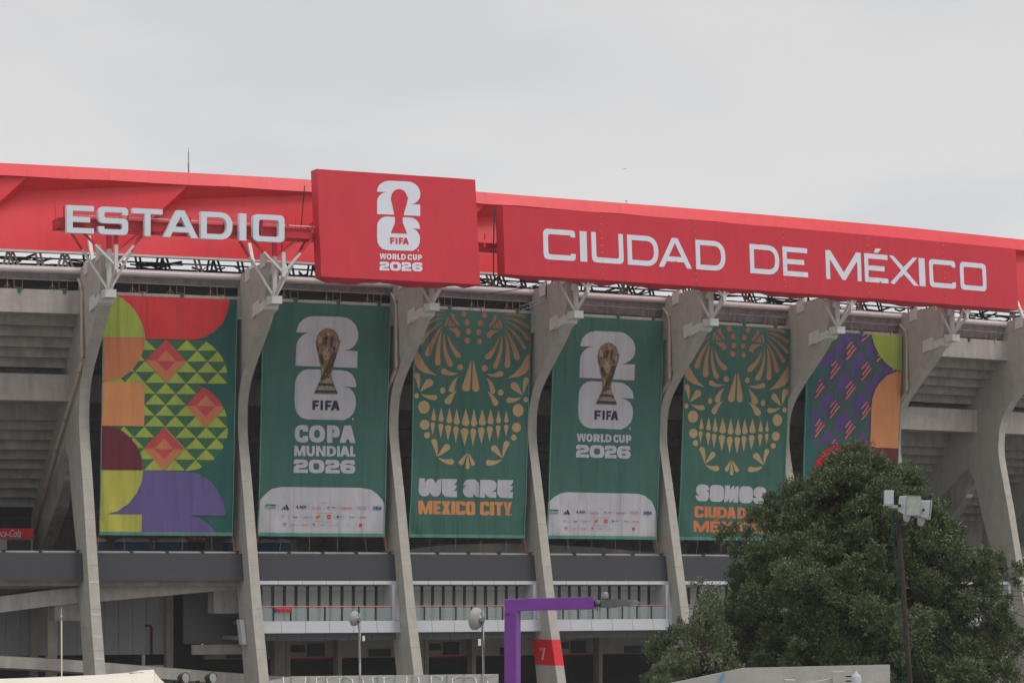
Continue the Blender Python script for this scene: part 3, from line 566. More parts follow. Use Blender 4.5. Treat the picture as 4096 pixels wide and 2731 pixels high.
for u, o, z0, wd, hh, m_, lab in ((1.66, -9, 11.2, .5, .75, 'white_plastic', 'pale service cupboard on the concourse behind the green Spanish banner foot'), (2.77, -9, 11.3, .45, .5, 'white_plastic', 'pale notice screen on the concourse below the gold skull banner by a rib'), (1.8, -11, 9.6, 1.3, 2.4, 'plaster', 'pale grey double door in the concourse wall under the sponsor logos')):
    mb = MB(); tx, no = dirs(u); mb.box(W(u, o, z0 + hh / 2), (wd, .3, hh), None, math.atan2(tx.y, tx.x)); tag(mb.build('cupboard', m_, bevel=.02), lab, 'cupboard')
mb = MB(); mb.tube([W(-2, -9.0, 13.2), W(0.99, -9.0, 13.2)], .035, 6); mb.build('green_cable', 'green_cord', stadium)
# ------------------------------------------------------------------ flat print on curved cloth
def px_of(p): return (CX + FPX * p.x / p.y, HZ - FPX * (p.z - CAMZ) / p.y)
def homog(src, dst):
    A = []
    for (x, y), (u, v) in zip(src, dst):
        A.append([x, y, 1, 0, 0, 0, -u * x, -u * y, -u]); A.append([0, 0, 0, x, y, 1, -v * x, -v * y, -v])
    return np.linalg.svd(np.array(A, float))[2][-1].reshape(3, 3)
class Cloth:
    """sheet hung between two ribs: s 0..1 left to right, t 0..1 top to bottom"""
    def __init__(c, uL, uR, oT, oB, zT, zB, seed=0, amp=.085, clip=True):
        c.uL, c.uR, c.oT, c.oB, c.zT, c.zB, c.amp = uL, uR, oT, oB, zT, zB, amp; r = random.Random(seed)
        c.w = [(r.uniform(2, 17), r.uniform(-2.2, 2.2), r.uniform(0, 6.28), r.uniform(.4, 1)) for _ in range(8)]; c.clip = clip
        q = [px_of(c.flat(s, t)) for s, t in ((0, 0), (1, 0), (1, 1), (0, 1))]
        c.H = homog(q, [(0, 0), (1, 0), (1, 1), (0, 1)]); c.Wm = (c.flat(1, .5) - c.flat(0, .5)).length; c.Hm = (c.flat(.5, 1) - c.flat(.5, 0)).length
    def flat(c, s, t):
        return W(c.uL * (1 - s) + c.uR * s, c.oT * (1 - t) + c.oB * t, c.zT * (1 - t) + c.zB * t)
    def wave(c, s, t):
        v = sum(a * math.sin(f * s * 3.1 + g * t * 3 + p) for f, g, p, a in c.w) / 3.0
        e = (1 - abs(2 * t - 1) ** 3 * .6)
        # tension folds running up from the lower corners
        k = sum(.8 * math.sin(34 * (x + (1 - t) * .55 + .1)) * math.exp(-((x * 3.2) ** 2 + ((1 - t) * 5.5) ** 2)) for x in (s, 1 - s))
        return c.amp * (v * e + k)
    def pos(c, s, t, off=0.0):
        s_, t_ = (min(max(s, 0), 1), min(max(t, 0), 1)) if c.clip else (s, t)
        tx, no = dirs(c.uL * (1 - s_) + c.uR * s_)
        return c.flat(s_, t_) + no * (c.wave(s_, t_) + off)
    def st(c, x, y):
        v = c.H @ np.array([x, y, 1.0]); return (v[0] / v[2], v[1] / v[2])
def contours_mesh(conts):
    cu = bpy.data.curves.new('shape', 'CURVE'); cu.dimensions = '2D'; cu.fill_mode = 'BOTH'
    for pts in conts:
        q = [pts[0]]
        for p in pts[1:]:
            if abs(p[0] - q[-1][0]) + abs(p[1] - q[-1][1]) > 1e-5: q.append(p)
        if len(q) < 3: continue
        s = cu.splines.new('POLY'); s.points.add(len(q) - 1)
        for a, b in zip(s.points, q): a.co = (b[0], b[1], 0, 1)
        s.use_cyclic_u = True
    o = bpy.data.objects.new('shape', cu); me = bpy.data.meshes.new_from_object(o); bpy.data.objects.remove(o); bpy.data.curves.remove(cu); return me
def ink(cl, name, m_, conts, layer, parent, step=.26, raw=None):
    """conts: closed outlines in (s,t); cut on a grid so the print follows the cloth"""
    if raw is not None:
        me = bpy.data.meshes.new('raw'); me.from_pydata([(x, y, 0) for x, y in raw[0]], [], raw[1])
    else: me = contours_mesh([[(x * cl.Wm, y * cl.Hm) for x, y in c] for c in conts])
    bm = bmesh.new(); bm.from_mesh(me); bpy.data.meshes.remove(me)
    bmesh.ops.delete(bm, geom=[f for f in bm.faces if f.calc_area() < 1e-9], context='FACES_ONLY')
    if len(bm.verts):
        xs = [v.co.x for v in bm.verts]; ys = [v.co.y for v in bm.verts]
        for ax, lo, hi in ((0, min(xs), max(xs)), (1, min(ys), max(ys))):
            k = math.floor(lo / step) + 1
            while k * step < hi:
                co = [0, 0, 0]; no = [0, 0, 0]; co[ax] = k * step; no[ax] = 1
                bmesh.ops.bisect_plane(bm, geom=bm.verts[:] + bm.edges[:] + bm.faces[:], plane_co=co, plane_no=no, dist=1e-5); k += 1
        bmesh.ops.triangulate(bm, faces=bm.faces[:])
        for v in bm.verts: v.co = cl.pos(v.co.x / cl.Wm, v.co.y / cl.Hm, .015 * layer)
    me = bpy.data.meshes.new(name); bm.to_mesh(me); bm.free(); me.materials.append(M[m_])
    return put(name, me, parent)
def sheet(cl, name, m_, parent, nx=56, ny=84, thick=0):
    mb = MB(); mb.add([cl.pos(i / nx, j / ny) for j in range(ny + 1) for i in range(nx + 1)], [(j * (nx + 1) + i, (j + 1) * (nx + 1) + i, (j + 1) * (nx + 1) + i + 1, j * (nx + 1) + i + 1) for j in range(ny) for i in range(nx)])
    o = mb.build(name, m_, parent, smooth=True); return o
def zoom(x0, y0, sc): return lambda pts: [(x0 + x / sc, y0 + y / sc) for x, y in pts]
def to_st(cl, z, polys): return [[cl.st(*p) for p in z(q)] for q in polys]
def fillet(pts, n=6):
    out_ = []
    m_ = len(pts)
    for i, (x, y, r) in enumerate(pts):
        if r <= 0: out_.append((x, y)); continue
        a = Vector(pts[i - 1][:2]); b = Vector((x, y)); c = Vector(pts[(i + 1) % m_][:2])
        d1 = (a - b).normalized(); d2 = (c - b).normalized(); ang = d1.angle(d2)
        t = min(r / max(math.tan(ang / 2), .05), (a - b).length * .5, (c - b).length * .5)
        p0, p1 = b + d1 * t, b + d2 * t
        for j in range(n + 1):
            s = j / n; q = p0 * (1 - s) ** 2 + b * 2 * s * (1 - s) * .82 + b * 0 + p1 * s * s
            k = 2 * s * (1 - s) * .18; q = q + (p0 + p1) * .5 * k
            out_.append((q.x, q.y))
    return out_
def circle(x, y, rx, ry=None, n=18): ry = ry or rx; return [(x + rx * math.cos(2 * math.pi * i / n), y + ry * math.sin(2 * math.pi * i / n)) for i in range(n)]
def petal(tip, end, r, bend=0.0, n=9, pw=.8):
    a, b = Vector(tip), Vector(end); d = b - a; L_ = d.length; nn = Vector((-d.y, d.x)) / L_; ctrl = (a + b) / 2 + nn * bend
    c = lambda s: a * (1 - s) ** 2 + ctrl * 2 * s * (1 - s) + b * s * s
    left, right = [], []
    for i in range(n + 1):
        s = i / n; p = c(s); tg = (c(min(s + .02, 1)) - c(max(s - .02, 0))).normalized(); q = Vector((-tg.y, tg.x)); wd = r * s ** pw
        left.append(p + q * wd); right.append(p - q * wd)
    tg = (c(1) - c(.97)).normalized(); a0 = math.atan2(tg.y, tg.x)
    cap = [b + Vector((math.cos(a0 + math.pi / 2 - math.pi * j / 8), math.sin(a0 + math.pi / 2 - math.pi * j / 8))) * r for j in range(1, 8)]
    return [(p.x, p.y) for p in left + cap + right[::-1]]

# geometric capitals: outlines in a w x h box, y up; tx = stem width, ty = bar thickness
def glyph(ch, w_, h, tx, ty, R=0.0, ri=0.0, hook=1.45, ax=None):
    f = fillet; m = h / 2; ax = ax or tx
    if ch == 'E': return [f([(0, 0, 0), (w_, 0, 0), (w_, ty, 0), (tx, ty, 0), (tx, m - ty / 2, 0), (w_ * .86, m - ty / 2, 0), (w_ * .86, m + ty / 2, 0), (tx, m + ty / 2, 0), (tx, h - ty, 0), (w_, h - ty, 0), (w_, h, 0), (0, h, 0)])]
    if ch == 'F': return [[(0, 0), (tx, 0), (tx, m - ty * .6), (w_ * .86, m - ty * .6), (w_ * .9, m + ty * .4), (tx, m + ty * .4), (tx, h - ty), (w_ * .94, h - ty), (w_, h), (0, h)]]
    if ch == 'S': return [f([(0, 0, R), (w_, 0, R), (w_, m + ty / 2, R), (tx, m + ty / 2, ri), (tx, h - ty, ri), (w_ - tx, h - ty, 0), (w_ - tx, h - hook * ty, 0), (w_, h - hook * ty, 0), (w_, h, R), (0, h, R), (0, m - ty / 2, R), (w_ - tx, m - ty / 2, ri), (w_ - tx, ty, ri), (tx, ty, 0), (tx, ty * hook, 0), (0, ty * hook, 0)])]
    if ch == '2': return [f([(0, 0, 0), (w_, 0, 0), (w_, ty, 0), (tx, ty, 0), (tx * 1.1, m - ty * .55, ri), (w_, m - ty * .45, R), (w_, h, R), (0, h, R), (0, h - 1.3 * ty, 0), (tx, h - 1.3 * ty, 0), (tx, h - ty, 0), (w_ - tx, h - ty, ri), (w_ - tx, m + ty * .5, ri), (0, m + ty * .4, R)])]
    if ch == '6': return [f([(0, 0, R), (w_, 0, R), (w_, m + ty * .55, R), (tx, m + ty * .55, 0), (tx, h - ty, ri), (w_ - tx, h - ty, 0), (w_ - tx, h - 1.25 * ty, 0), (w_ * .97, h - 1.25 * ty, 0), (w_ * .97, h, R), (0, h, R)]), f([(tx, ty, ri), (w_ - tx, ty, ri), (w_ - tx, m - ty * .45, ri), (tx, m - ty * .45, ri)])]
    if ch == 'T': return [[(w_ / 2 - tx / 2, 0), (w_ / 2 + tx / 2, 0), (w_ / 2 + tx / 2, h - ty), (w_, h - ty), (w_, h), (0, h), (0, h - ty), (w_ / 2 - tx / 2, h - ty)]]
    if ch == 'I': return [[(0, 0), (w_, 0), (w_, h), (0, h)]]
    if ch == 'L': return [[(0, 0), (w_, 0), (w_, ty), (tx, ty), (tx, h), (0, h)]]
    if ch in 'O0': return [f([(0, 0, R), (w_, 0, R), (w_, h, R), (0, h, R)]), f([(tx, ty, ri), (w_ - tx, ty, ri), (w_ - tx, h - ty, ri), (tx, h - ty, ri)])]
    if ch == 'C': return [f([(0, 0, R), (w_, 0, R), (w_, ty * hook, 0), (w_ - tx, ty * hook, 0), (w_ - tx, ty, 0), (tx, ty, ri), (tx, h - ty, ri), (w_ - tx, h - ty, 0), (w_ - tx, h - ty * hook, 0), (w_, h - ty * hook, 0), (w_, h, R), (0, h, R)])]
    if ch == 'U': return [f([(0, 0, R), (w_, 0, R), (w_, h, 0), (w_ - tx, h, 0), (w_ - tx, ty, ri), (tx, ty, ri), (tx, h, 0), (0, h, 0)])]
    if ch == 'D': R2 = max(R * 1.6, h * .42); return [f([(0, 0, 0), (w_, 0, R2), (w_, h, R2), (0, h, 0)]), f([(tx, ty, 0), (w_ - tx, ty, R2 * .6), (w_ - tx, h - ty, R2 * .6), (tx, h - ty, 0)])]
    if ch == 'A':
        a = ax * .62; sl = ax * 1.12; k = (w_ / 2 - a) / h; yi = (w_ / 2 - sl) / k; c = h * .2; g = lambda y: sl + y * k
        return [[(0, 0), (w_ / 2 - a, h), (w_ / 2 + a, h), (w_, 0), (w_ - sl, 0), (w_ - g(c), c), (g(c), c), (sl, 0)], [(g(c + ty), c + ty), (w_ - g(c + ty), c + ty), (w_ / 2, min(yi, h * .97))]]
    if ch == 'M':
        mv = min(h * .42, tx * 1.45); mi = min(h * .74, (h - mv) / (w_ / 2 - ax * 1.15) * (w_ / 2 - tx * 1.36))
        return [[(0, 0), (0, h), (ax * 1.15, h), (w_ / 2, mv), (w_ - ax * 1.15, h), (w_, h), (w_, 0), (w_ - tx, 0), (w_ - tx, mi), (w_ / 2 + tx * .36, 0), (w_ / 2 - tx * .36, 0), (tx, mi), (tx, 0)]]
    if ch == 'N': return [[(0, 0), (0, h), (tx * 1.1, h), (w_ - tx, h * .42), (w_ - tx, h), (w_, h), (w_, 0), (w_ - tx * 1.1, 0), (tx, h * .58), (tx, 0)]]
    if ch == 'X': g = tx * .62; return [[(0, 0), (w_ / 2 - g, m), (w_ * .02, h), (ax * 1.25, h), (w_ / 2, m + ty * .75), (w_ - ax * 1.25, h), (w_ * .98, h), (w_ / 2 + g, m), (w_, 0), (w_ - ax * 1.3, 0), (w_ / 2, m - ty * .75), (ax * 1.3, 0)]]
    if ch == 'Y': return [[(w_ / 2 - tx / 2, 0), (w_ / 2 + tx / 2, 0), (w_ / 2 + tx / 2, h * .36), (w_, h), (w_ - tx, h), (w_ / 2, h * .55), (tx, h), (0, h), (w_ / 2 - tx / 2, h * .36)]]
    if ch == 'P': return [f([(0, 0, 0), (tx, 0, 0), (tx, h * .32, 0), (w_, h * .32, R * 1.3), (w_, h, R * 1.3), (0, h, 0)]), f([(tx, h * .32 + ty, 0), (w_ - tx, h * .32 + ty, ri * 1.3), (w_ - tx, h - ty, ri * 1.3), (tx, h - ty, 0)])]
    if ch == 'R': return [f([(0, 0, 0), (tx, 0, 0), (tx, h * .34, 0), (w_ * .42, h * .34, 0), (w_ - tx * 1.15, 0, 0), (w_, 0, 0), (w_ * .78, h * .37, 0), (w_ * .97, h * .45, R * .5), (w_ * .97, h, R * 1.3), (0, h, 0)]), f([(tx, h * .36 + ty, 0), (w_ - tx, h * .36 + ty, ri * 1.2), (w_ - tx, h - ty, ri * 1.2), (tx, h - ty, 0)])]
    if ch == 'W': q = tx * .55; return [[(w_ * .16, 0), (w_ * .36, 0), (w_ / 2, h * .6), (w_ * .64, 0), (w_ * .84, 0), (w_, h), (w_ - tx, h), (w_ * .74, h * .3), (w_ / 2 + q, h), (w_ / 2 - q, h), (w_ * .26, h * .3), (tx, h), (0, h)]]
    return []
def gl_poly(ch, x0, x1, y0, y1, slope=0.0, tx=.3, ty=.22, R=.25, ri=.1, xr=0, lean=0, **kw):
    """glyph placed in image-like coordinates (y down) between x0..x1, top y0, foot y1; widths are fractions of the height; shear follows slope"""
    h = y1 - y0; w_ = x1 - x0
    return [[(x0 + a + lean * (y1 - (y1 - b)) / h, y1 - b + slope * (x0 + a - xr)) for a, b in c] for c in glyph(ch, w_, h, tx * h, ty * h, R * h, ri * h, **kw)]
def word(items, y0, y1, slope, xr, **kw):
    return [gl_poly(ch, a, b, y0, y1, slope, xr=xr, **kw) for ch, a, b in items]
def inks(cl, name, m_, groups, lay, par, **kw):
    for g in groups: ink(cl, name, m_, g if isinstance(g[0], list) else [g], lay, par, **kw)

def inpoly(x, y, P):
    r = False; n = len(P)
    for i in range(n):
        (x0, y0), (x1, y1) = P[i], P[(i + 1) % n]
        if (y0 > y) != (y1 > y) and x < (x1 - x0) * (y - y0) / (y1 - y0) + x0: r = not r
    return r
# --- the 26 emblem, in its own coordinates; A maps them to photo pixels
TWO = [(50, 183), (60, 125), (90, 50), (145, -5), (225, -48), (300, -60), (700, -50), (790, -38), (870, 5), (935, 75), (970, 160), (977, 225), (970, 290), (942, 355), (895, 405), (840, 438), (765, 457), (970, 463), (967, 715), (45, 683), (50, 400), (60, 340), (90, 285), (140, 232), (195, 203), (262, 191)]
SIX = [(240, 737), (730, 750), (815, 764), (885, 808), (935, 880), (952, 940), (960, 1003), (765, 998), (850, 1020), (905, 1068), (943, 1140), (955, 1210), (950, 1290), (925, 1380), (865, 1452), (785, 1495), (240, 1485), (150, 1460), (80, 1390), (45, 1300), (37, 1180), (42, 930), (62, 860), (110, 792), (170, 750)]
CUP = [(520, 118), (590, 135), (650, 180), (680, 240), (690, 290), (712, 300), (700, 370), (680, 450), (655, 530), (630, 620), (605, 720), (585, 800), (590, 880), (620, 950), (650, 1030), (678, 1112), (330, 1105), (360, 1020), (390, 950), (415, 890), (425, 820), (418, 700), (395, 620), (378, 520), (350, 400), (338, 330), (350, 300), (360, 240), (395, 180), (450, 135)]
FIFA = [('F', 312, 408), ('I', 428, 467), ('F', 498, 594), ('A', 580, 712)]
ANCH = [(50, 183), (970, 465), (45, 683), (967, 715), (960, 1003), (520, 1498)]
def affine(src, dst):
    A = np.array([[x, y, 1] for x, y in src]); B = np.array(dst); X_, *_ = np.linalg.lstsq(A, B, rcond=None); return lambda p: tuple(np.array([p[0], p[1], 1]) @ X_)
def emblem(cl, anchors_px, par, cup=True, lay=1, wmat='ink_white', fmat='ink_navy'):
    A = affine(ANCH, anchors_px); T = lambda q: [cl.st(*A(p)) for p in q]
    fifa = word(FIFA, 1198, 1345, .022, 312, tx=.27, ty=.24, R=.1, ri=.05)
    if cup:
        e = ink(cl, 'emblem', wmat, [T(TWO), T(SIX)], lay, par)
        inks(cl, 'letter', fmat, [[T(c) for c in g] for g in fifa], lay + 1, e)
        t = ink(cl, 'trophy_print', 'ink_tgold', [T(CUP)], lay + 1, par)
        L3 = lay + 2
        inks(cl, 'shade_print', 'ink_tdark', [[T(q)] for q in ([(455, 250), (520, 235), (525, 330), (480, 375), (432, 365)], [(600, 480), (560, 560), (500, 690), (455, 800), (418, 895), (480, 890), (560, 790), (603, 690), (640, 560), (655, 490)], [(400, 490), (440, 540), (470, 620), (458, 680), (420, 640), (395, 560)], [(560, 250), (600, 260), (590, 400), (560, 420)], [(590, 400), (630, 400), (640, 440), (610, 470)], [(352, 330), (372, 390), (395, 480), (375, 470), (352, 390)])], L3, t)
        inks(cl, 'light_print', 'ink_tlight', [[T(q)] for q in ([(372, 240), (400, 230), (428, 300), (425, 360), (380, 350)], [(470, 430), (520, 410), (550, 440), (540, 560), (500, 640), (465, 560), (440, 480)], [(520, 180), (560, 200), (545, 240), (500, 215)], [(640, 330), (670, 340), (655, 420), (635, 390)], [(480, 910), (560, 860), (585, 900), (590, 940), (455, 930)], [(440, 720), (470, 720), (450, 800), (435, 830)])], L3, t)
        rr_ = random.Random(3); cnt = 0
        while cnt < 46:
            x, y = rr_.uniform(340, 705), rr_.uniform(125, 930)
            if not inpoly(x, y, CUP): continue
            a_, l_, w_ = rr_.uniform(1.1, 2.2), rr_.uniform(14, 46), rr_.uniform(5, 13)
            q = [(x + math.cos(a_) * l_, y + math.sin(a_) * l_), (x + math.sin(a_) * w_, y - math.cos(a_) * w_), (x - math.cos(a_) * l_, y - math.sin(a_) * l_), (x - math.sin(a_) * w_, y + math.cos(a_) * w_)]
            if all(inpoly(a, b, CUP) for a, b in q): ink(cl, 'facet_print', rr_.choice(['ink_tdark', 'ink_tlight', 'ink_tmid', 'ink_tmid2']), [T(q)], lay + 3 + cnt % 2, t); cnt += 1
        b = ink(cl, 'base_band', 'ink_tgreen', [T([(398, 942), (615, 955), (628, 988), (385, 980)]), T([(355, 1048), (660, 1055), (674, 1095), (334, 1085)])], L3, t)
        inks(cl, 'letter', 'ink_white', [[T(c) for c in g] for g in word([('F', 430, 462), ('I', 485, 494), ('F', 512, 545), ('A', 560, 592)], 988, 1012, .01, 430, tx=.22, ty=.22, R=.1) + word([('W', 395, 428), ('O', 432, 460), ('R', 465, 490), ('L', 497, 517), ('D', 520, 545), ('C', 556, 580), ('U', 585, 607), ('P', 612, 632)], 1020, 1044, .01, 395, tx=.2, ty=.2, R=.2, ri=.08)], L3, t)
    else:
        # cup is left out of the white figure: cut it as a hole where it crosses both digits
        halves = []
        lt = [p for p in CUP]
        e = ink(cl, 'emblem', wmat, [T(TWO), T(SIX)], lay, par)
        ink(cl, 'cup_silhouette', 'red_vinyl', [T(CUP)], lay + 1, e); inks(cl, 'letter', 'red_vinyl', [[T(c) for c in g] for g in fifa], lay + 1, e)
    tm = affine(ANCH, anchors_px)
    v = [tm(p) for p in ((900, 1460), (918, 1462), (918, 1500), (900, 1498))]
    ink(cl, 'trademark_print', wmat, [[cl.st(*p) for p in v]], lay + 1, e)
    return e

def banner(cl, label, base):
    t = thing('banner', label, 'banner', cl.flat(.5, 1), 'long printed banners hung between the ribs'); sheet(cl, 'cloth', base, t); return t
def seams(cl, t, m_, ss, lay, wd=.0022, ts=()):
    q = [[(s - wd, .012), (s + wd, .012), (s + wd, .985), (s - wd, .985)] for s in ss]
    o = None
    for c in q: o = ink(cl, 'seam', m_, [c], lay, t, step=.7)
    for tt in ts: ink(cl, 'seam', m_, [[(.012, tt - .0012), (.985, tt - .0012), (.985, tt + .0012), (.012, tt + .0012)]], lay + 1, t, step=.7)
def hem(cl, t, m_, lay):
    ink(cl, 'hem', m_, [[(0, .985), (1, .985), (1, 1), (0, 1)]], lay, t); ink(cl, 'hem', m_, [[(0, 0), (.007, 0), (.007, .985), (0, .985)]], lay, t); ink(cl, 'hem', m_, [[(.993, 0), (1, 0), (1, .985), (.993, .985)]], lay, t)
    # tie cords down to the parapet
    for s in (.18, .4, .62, .84):
        p = cl.pos(s, 1); mb = MB(); q = Vector((p.x, p.y, 11.1)) + Vector((random.uniform(-.1, .1), 0, 0)); mb.tube([p, p.lerp(q, .5) + Vector((.02, 0, -.02)), q], .008, 4); mb.build('tie_cord', 'rope', t)
    for s in (0, 1):
        p = cl.pos(s, 1); mb = MB(); q = Vector((p.x + (-.12 if s == 0 else .12), p.y, 11.05)); mb.tube([p, p.lerp(q, .6), q], [.02, .03, .045], 5); mb.build('corner_strap', 'orange_rope', t)
ZT, ZB = 26.22, 12.0
CL = {i: Cloth(i - 1 + .045 + .002 * i, i - 1 + (.884 if i < 5 else .905), 1.32, .5, ZT, ZB, seed=i * 3 + 1) for i in range(1, 7)}

# banner 1: patchwork of quarter circles and triangles
c1 = CL[1]; z1 = zoom(0, 1150, 1.522)
b1_ = banner(c1, 'tall banner with lime and green triangles, quarter circles and an orange square, leftmost', 'ink_dkgreen')
def arc(cx, cy, rx, ry, a0, a1, n=14): return [(cx + rx * math.cos(math.radians(a0 + (a1 - a0) * i / n)), cy + ry * math.sin(math.radians(a0 + (a1 - a0) * i / n))) for i in range(n + 1)]
def I1(name, m_, polys, lay): ink(c1, name, m_, to_st(c1, z1, polys), lay, b1_)
EX = 600
I1('leaf_green_field', 'ink_leaf', [[(612, 312), (1190, 318)] + arc(1190, 590, 200, 272, -90, 0)[1:] + [(1150, 589)] + arc(1135, 850, 252, 265, -88, 90, 26) + [(870, 1115), (612, 1108)]], 1)
tri = []
for r in range(12):
    yt = 316 + r * 66.4
    for q in range(-3, 6):
        xa = 1138 + (62.5 if r % 2 else 0) - 126 * 4 + 125.8 * (q + 1) - r * 1.0
        if r in (0, 1, 2, 3, 8, 9, 10, 11) and xa + 62 < 700: continue
        if 3 < r < 8 and xa < 860: continue
        yy = yt + .012 * (xa - 1000)
        y2 = yy + 65.5
        P = [(xa, yy + .5), (xa + 62, y2), (xa - 62, y2)]
        cx_, cy_ = xa, (yy + y2) / 2
        tri.append(P)
# keep the triangles inside the field: clip with the field's curved right edge
def xr(y):
    if y < 318: return 1190
    if y < 590: return 1190 + 200 * math.sqrt(max(0, 1 - ((590 - y) / 272) ** 2))
    return 1135 + 252 * math.sqrt(max(0, 1 - ((850 - y) / 265) ** 2)) if abs(850 - y) < 265 else 1135
def clip_right(P):
    out_ = []
    n = len(P)
    for i in range(n):
        a, b = P[i], P[(i + 1) % n]
        for s in range(6):
            p = (a[0] + (b[0] - a[0]) * s / 6, a[1] + (b[1] - a[1]) * s / 6); out_.append((min(p[0], xr(p[1])), p[1]))
    return out_
keep = []
for P in tri:
    if min(p[0] for p in P) > min(xr(P[0][1]), xr(P[1][1])) - 4: continue
    keep.append(clip_right(P) if max(p[0] - xr(p[1]) for p in P) > 0 else P)
for P in keep: I1('triangle', 'ink_lime', [P], 2)
for cx_, cy_ in ((1010, 447), (1252, 722), (998, 982)):
    cl_ = lambda P: clip_right(P) if cx_ > 1200 else P
    I1('diamond', 'ink_brick', [cl_([(cx_ - 124, cy_ - 2), (cx_, cy_ - 132), (cx_ + 124, cy_ + 2)])], 3); I1('diamond', 'ink_orange', [cl_([(cx_ - 124, cy_ - 2), (cx_ + 124, cy_ + 2), (cx_ - 2, cy_ + 132)])], 3)
    I1('diamond', 'ink_orange', [[(cx_ - 62, cy_ - 1), (cx_, cy_ - 65), (cx_ + 60, cy_ + 1)]], 4); I1('diamond', 'ink_brick', [[(cx_ - 62, cy_ - 1), (cx_ + 60, cy_ + 1), (cx_ - 1, cy_ + 65)]], 4)
I1('red_field', 'ink_red', [[(EX, 30), (1397, 55), (1395, 90), (1382, 160), (1350, 220), (1300, 270), (1240, 305), (1180, 318), (870, 312), (EX, 306)]], 3)
I1('green_quarter', 'ink_lime', [[(EX, 33), (690, 40), (740, 65), (790, 105), (830, 155), (860, 210), (877, 260), (883, 306), (EX, 302)]], 4)
I1('orange_quarter', 'ink_orange', [[(EX, 303), (883, 308), (877, 370), (850, 440), (800, 505), (740, 548), (650, 570), (EX, 572)]], 4)
I1('orange_square', 'ink_orange_b', [[(EX, 575), (879, 578), (875, 845), (EX, 841)]], 5)
I1('maroon_quarter', 'ink_maroon', [[(EX, 841), (650, 843), (725, 862), (790, 910), (835, 970), (858, 1035), (866, 1110), (EX, 1108)]], 4)
I1('violet_field', 'ink_violet', [[(EX, 1109), (866, 1112), (1130, 1119), (1200, 1130), (1270, 1170), (1325, 1235), (1358, 1310), (1373, 1389), (1150, 1386), (1210, 1400), (1270, 1440), (1330, 1512), (1330, 1540), (EX - 10, 1540)]], 3)
I1('yellow_quarter', 'ink_yellow', [[(EX - 10, 1110), (867, 1113), (860, 1180), (830, 1250), (780, 1315), (715, 1360), (640, 1379), (860, 1381), (857, 1540), (EX - 10, 1540)]], 5)
seams(c1, b1_, 'ink_seam', (.3, .575, .83), 7, .0005)
hem(c1, b1_, 'ink_seam', 6)

